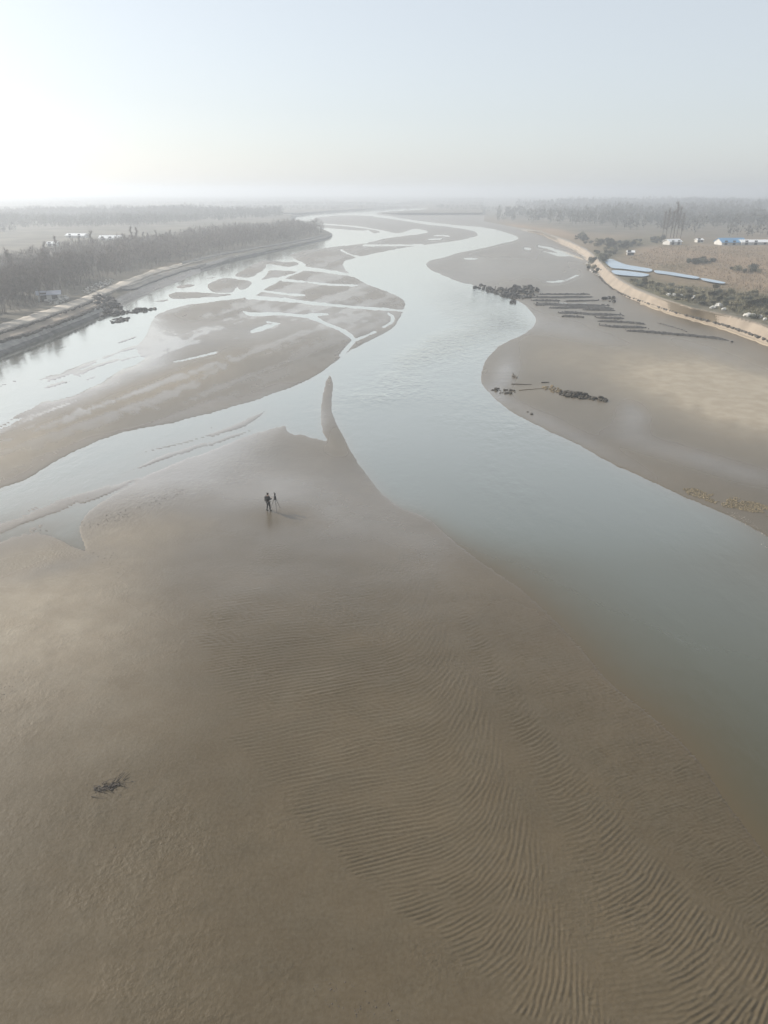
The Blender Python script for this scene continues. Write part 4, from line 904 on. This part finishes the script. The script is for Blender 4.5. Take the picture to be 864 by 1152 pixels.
def person(loc, rz, label):
    # standing figure 1.78 m, facing +y, hands forward at the tripod; right foot a little ahead
    J = {}; V_ = []
    def j(n, x, y, z, r, r2=None): J[n] = len(V_); V_.append((x, y, z, r, r2 or r))
    j('pel', 0, 0, .95, .15, .11); j('waist', 0, .0, 1.10, .135, .10); j('chest', 0, .01, 1.32, .165, .115); j('neckb', 0, .0, 1.48, .075); j('neck', 0, .015, 1.54, .058); j('head0', 0, .03, 1.61, .075, .085); j('head1', 0, .03, 1.70, .078, .092); j('crown', 0, .01, 1.755, .05, .055)
    E = [('pel', 'waist'), ('waist', 'chest'), ('chest', 'neckb'), ('neckb', 'neck'), ('neck', 'head0'), ('head0', 'head1'), ('head1', 'crown')]
    for s, t in ((-1, 'l'), (1, 'r')):
        f = .10 * s
        j('sh' + t, .185 * s, 0, 1.43, .06); j('el' + t, .25 * s, .06, 1.16, .045); j('wr' + t, .17 * s, .29, 1.20, .03); j('pa' + t, .155 * s, .36, 1.22, .033, .018)
        E += [('chest', 'sh' + t), ('sh' + t, 'el' + t), ('el' + t, 'wr' + t), ('wr' + t, 'pa' + t)]
        j('hip' + t, .095 * s, 0, .88, .095); j('kn' + t, .11 * s, .04 + f * .4, .49, .06); j('an' + t, .115 * s, -.02 + f, .10, .042); j('he' + t, .118 * s, -.03 + f, .045, .038, .03); j('to' + t, .13 * s, .17 + f, .035, .036, .026)
        E += [('pel', 'hip' + t), ('hip' + t, 'kn' + t), ('kn' + t, 'an' + t), ('an' + t, 'he' + t), ('he' + t, 'to' + t)]
    body = skin_mesh('person', V_, [(J[a], J[b]) for a, b in E], m_skin)
    # face and fingers join the body mesh
    bm = bmesh.new(); bm.from_mesh(body.data); mb = MB()
    mb.tube([(0, .115, 1.66), (0, .14, 1.635), (0, .115, 1.625)], [.010, .016, .008], 6)
    for s in (-1, 1):
        mb.tube([(.075 * s, .03, 1.69), (.086 * s, .015, 1.66), (.075 * s, .03, 1.625)], [.008, .014, .008], 5)
        for k, (dx, L) in enumerate(((-.027, .075), (-.009, .085), (.009, .08), (.027, .06))):
            x = .155 * s + dx; mb.tube([(x, .37, 1.225), (x, .37 + L * .55, 1.235), (x - .004 * s, .37 + L, 1.205)], [.010, .009, .007], 6)
        mb.tube([(.155 * s - .03 * s, .34, 1.22), (.155 * s - .06 * s, .37, 1.235), (.155 * s - .055 * s, .41, 1.235)], [.011, .010, .008], 6)
    vs = [bm.verts.new(q) for q in mb.v]
    for f in mb.f:
        try: bm.faces.new([vs[i] for i in f])
        except ValueError: pass
    bm.to_mesh(body.data); bm.free()
    def part(name, names, extra, mat, grow):
        ix = {n: k for k, n in enumerate(names)}; vv_ = [(V_[J[n]][0], V_[J[n]][1], V_[J[n]][2], V_[J[n]][3] + grow, V_[J[n]][4] + grow) for n in names]
        vv_ = [(x, y, z, r, q) if n not in extra else extra[n] for n, (x, y, z, r, q) in zip(names, vv_)]
        return skin_mesh(name, vv_, [(ix[a], ix[b]) for a, b in E if a in ix and b in ix], mat, body)
    part('jacket', ['waist', 'pel', 'chest', 'neckb', 'shl', 'ell', 'wrl', 'shr', 'elr', 'wrr'], {'pel': (0, 0, .86, .19, .145)}, m_coat, .03)
    part('trousers', ['pel', 'hipl', 'knl', 'anl', 'hipr', 'knr', 'anr'], {}, m_trou, .018)
    for t in 'lr': part('boot', ['an' + t, 'he' + t, 'to' + t], {'an' + t: (V_[J['an' + t]][0], V_[J['an' + t]][1], .26, .062, .062)}, m_boot, .016)
    m = skin_mesh('hair', [(0, -.03, 1.60, .06, .05), (0, -.01, 1.70, .088, .088), (0, .01, 1.765, .06, .07)], [(0, 1), (1, 2)], m_hair, body, root_i=1)
    # eyes and mouth
    for s in (-1, 1):
        q = MB(); q.rock((.032 * s, .118, 1.668), (.022, .012, .012)); q.build('eye', m_black, body)
    q = MB(); q.box((0, .118, 1.597), (.045, .008, .009)); q.build('mouth', simple('lips', (.3, .12, .1), .5), body)
    # small backpack
    q = MB(); q.box((0, -.205, 1.26), (.30, .15, .44), 0, .85); q.build('backpack', m_coat, body)
    body.location = loc; body.rotation_euler = (0, 0, rz); tag(body, label, 'person'); return body
def tripod(loc, rz, label):
    root = empty('camera_tripod', loc, rz); tag(root, label, 'tripod')
    for k in range(3):
        t = 2.094 * k + .5; m = MB(); f = Vector((math.cos(t) * .52, math.sin(t) * .52, .0)); h = Vector((math.cos(t) * .04, math.sin(t) * .04, 1.22))
        m.tube([h, h.lerp(f, .5)], [.024, .022], 8); m.tube([h.lerp(f, .48), f + Vector((0, 0, .02))], [.017, .014], 8); lg = m.build('leg', m_black, root)
        m = MB(); m.tube([f + Vector((0, 0, .04)), f], [.022, .026], 8); m.build('foot', m_boot, lg)
    m = MB(); m.tube([(0, 0, 1.0), (0, 0, 1.42)], [.02, .02], 8); m.build('centre_column', m_black, root)
    m = MB(); m.tube([(0, 0, 1.17), (0, 0, 1.26)], [.07, .075], 10); m.build('collar', m_black, root)
    m = MB(); m.tube([(0, 0, 1.40), (0, 0, 1.46), (0, 0, 1.50)], [.045, .055, .04], 10); m.build('tripod_head', m_black, root)
    return root
def camera_body(loc, rz, label):
    root = empty('photo_camera', loc, rz); tag(root, label, 'camera')
    m = MB(); m.box((0, 0, .075), (.16, .09, .12), 0, .94); m.box((0, .0, .155), (.07, .07, .05), 0, .7); m.build('body', m_black, root)
    m = MB(); m.tube([(0, .04, .07), (0, .12, .07), (0, .125, .07), (0, .30, .07), (0, .38, .07)], [.04, .042, .05, .052, .062], 12); ln = m.build('lens', m_black, root)
    m = MB(); m.tube([(0, .381, .07), (0, .384, .07)], [.05, .05], 12); m.build('front_glass', m_glass, ln)
    m = MB(); m.box((0, -.046, .07), (.09, .006, .06)); m.build('screen', m_glass, root)
    return root
P0 = at(302.3, 574.6)
person(P0, R(-40), 'person in a black jacket standing on the wet sand beside a tripod')
T0 = P0 + Vector((.62, .22, 0)); T0.z = gz_at(T0.x, T0.y)
tripod(T0, .35, 'black tripod with long thin legs standing at the right of the person')
camera_body(T0 + Vector((0, 0, 1.50)), R(20), 'black camera with long lens mounted on top of the tripod')
bag = empty('camera_bag', T0 + Vector((0, 0, 1.16)), .5); tag(bag, 'black bag hanging under the camera from the tripod', 'bag')
m = MB(); m.box((0, 0, .0), (.20, .18, .30), 0, .85); m.build('pouch', m_coat, bag)
m = MB(); m.box((0, 0, .185), (.18, .16, .05), 0, .8); m.build('flap', m_black, bag)
for s_ in (-1, 1):
    m = MB(); m.tube([(.08 * s_, 0, .18), (.05 * s_, 0, .24), (.03 * s_, 0, .29)], [.012, .012, .012], 5); m.build('strap', m_black, bag)
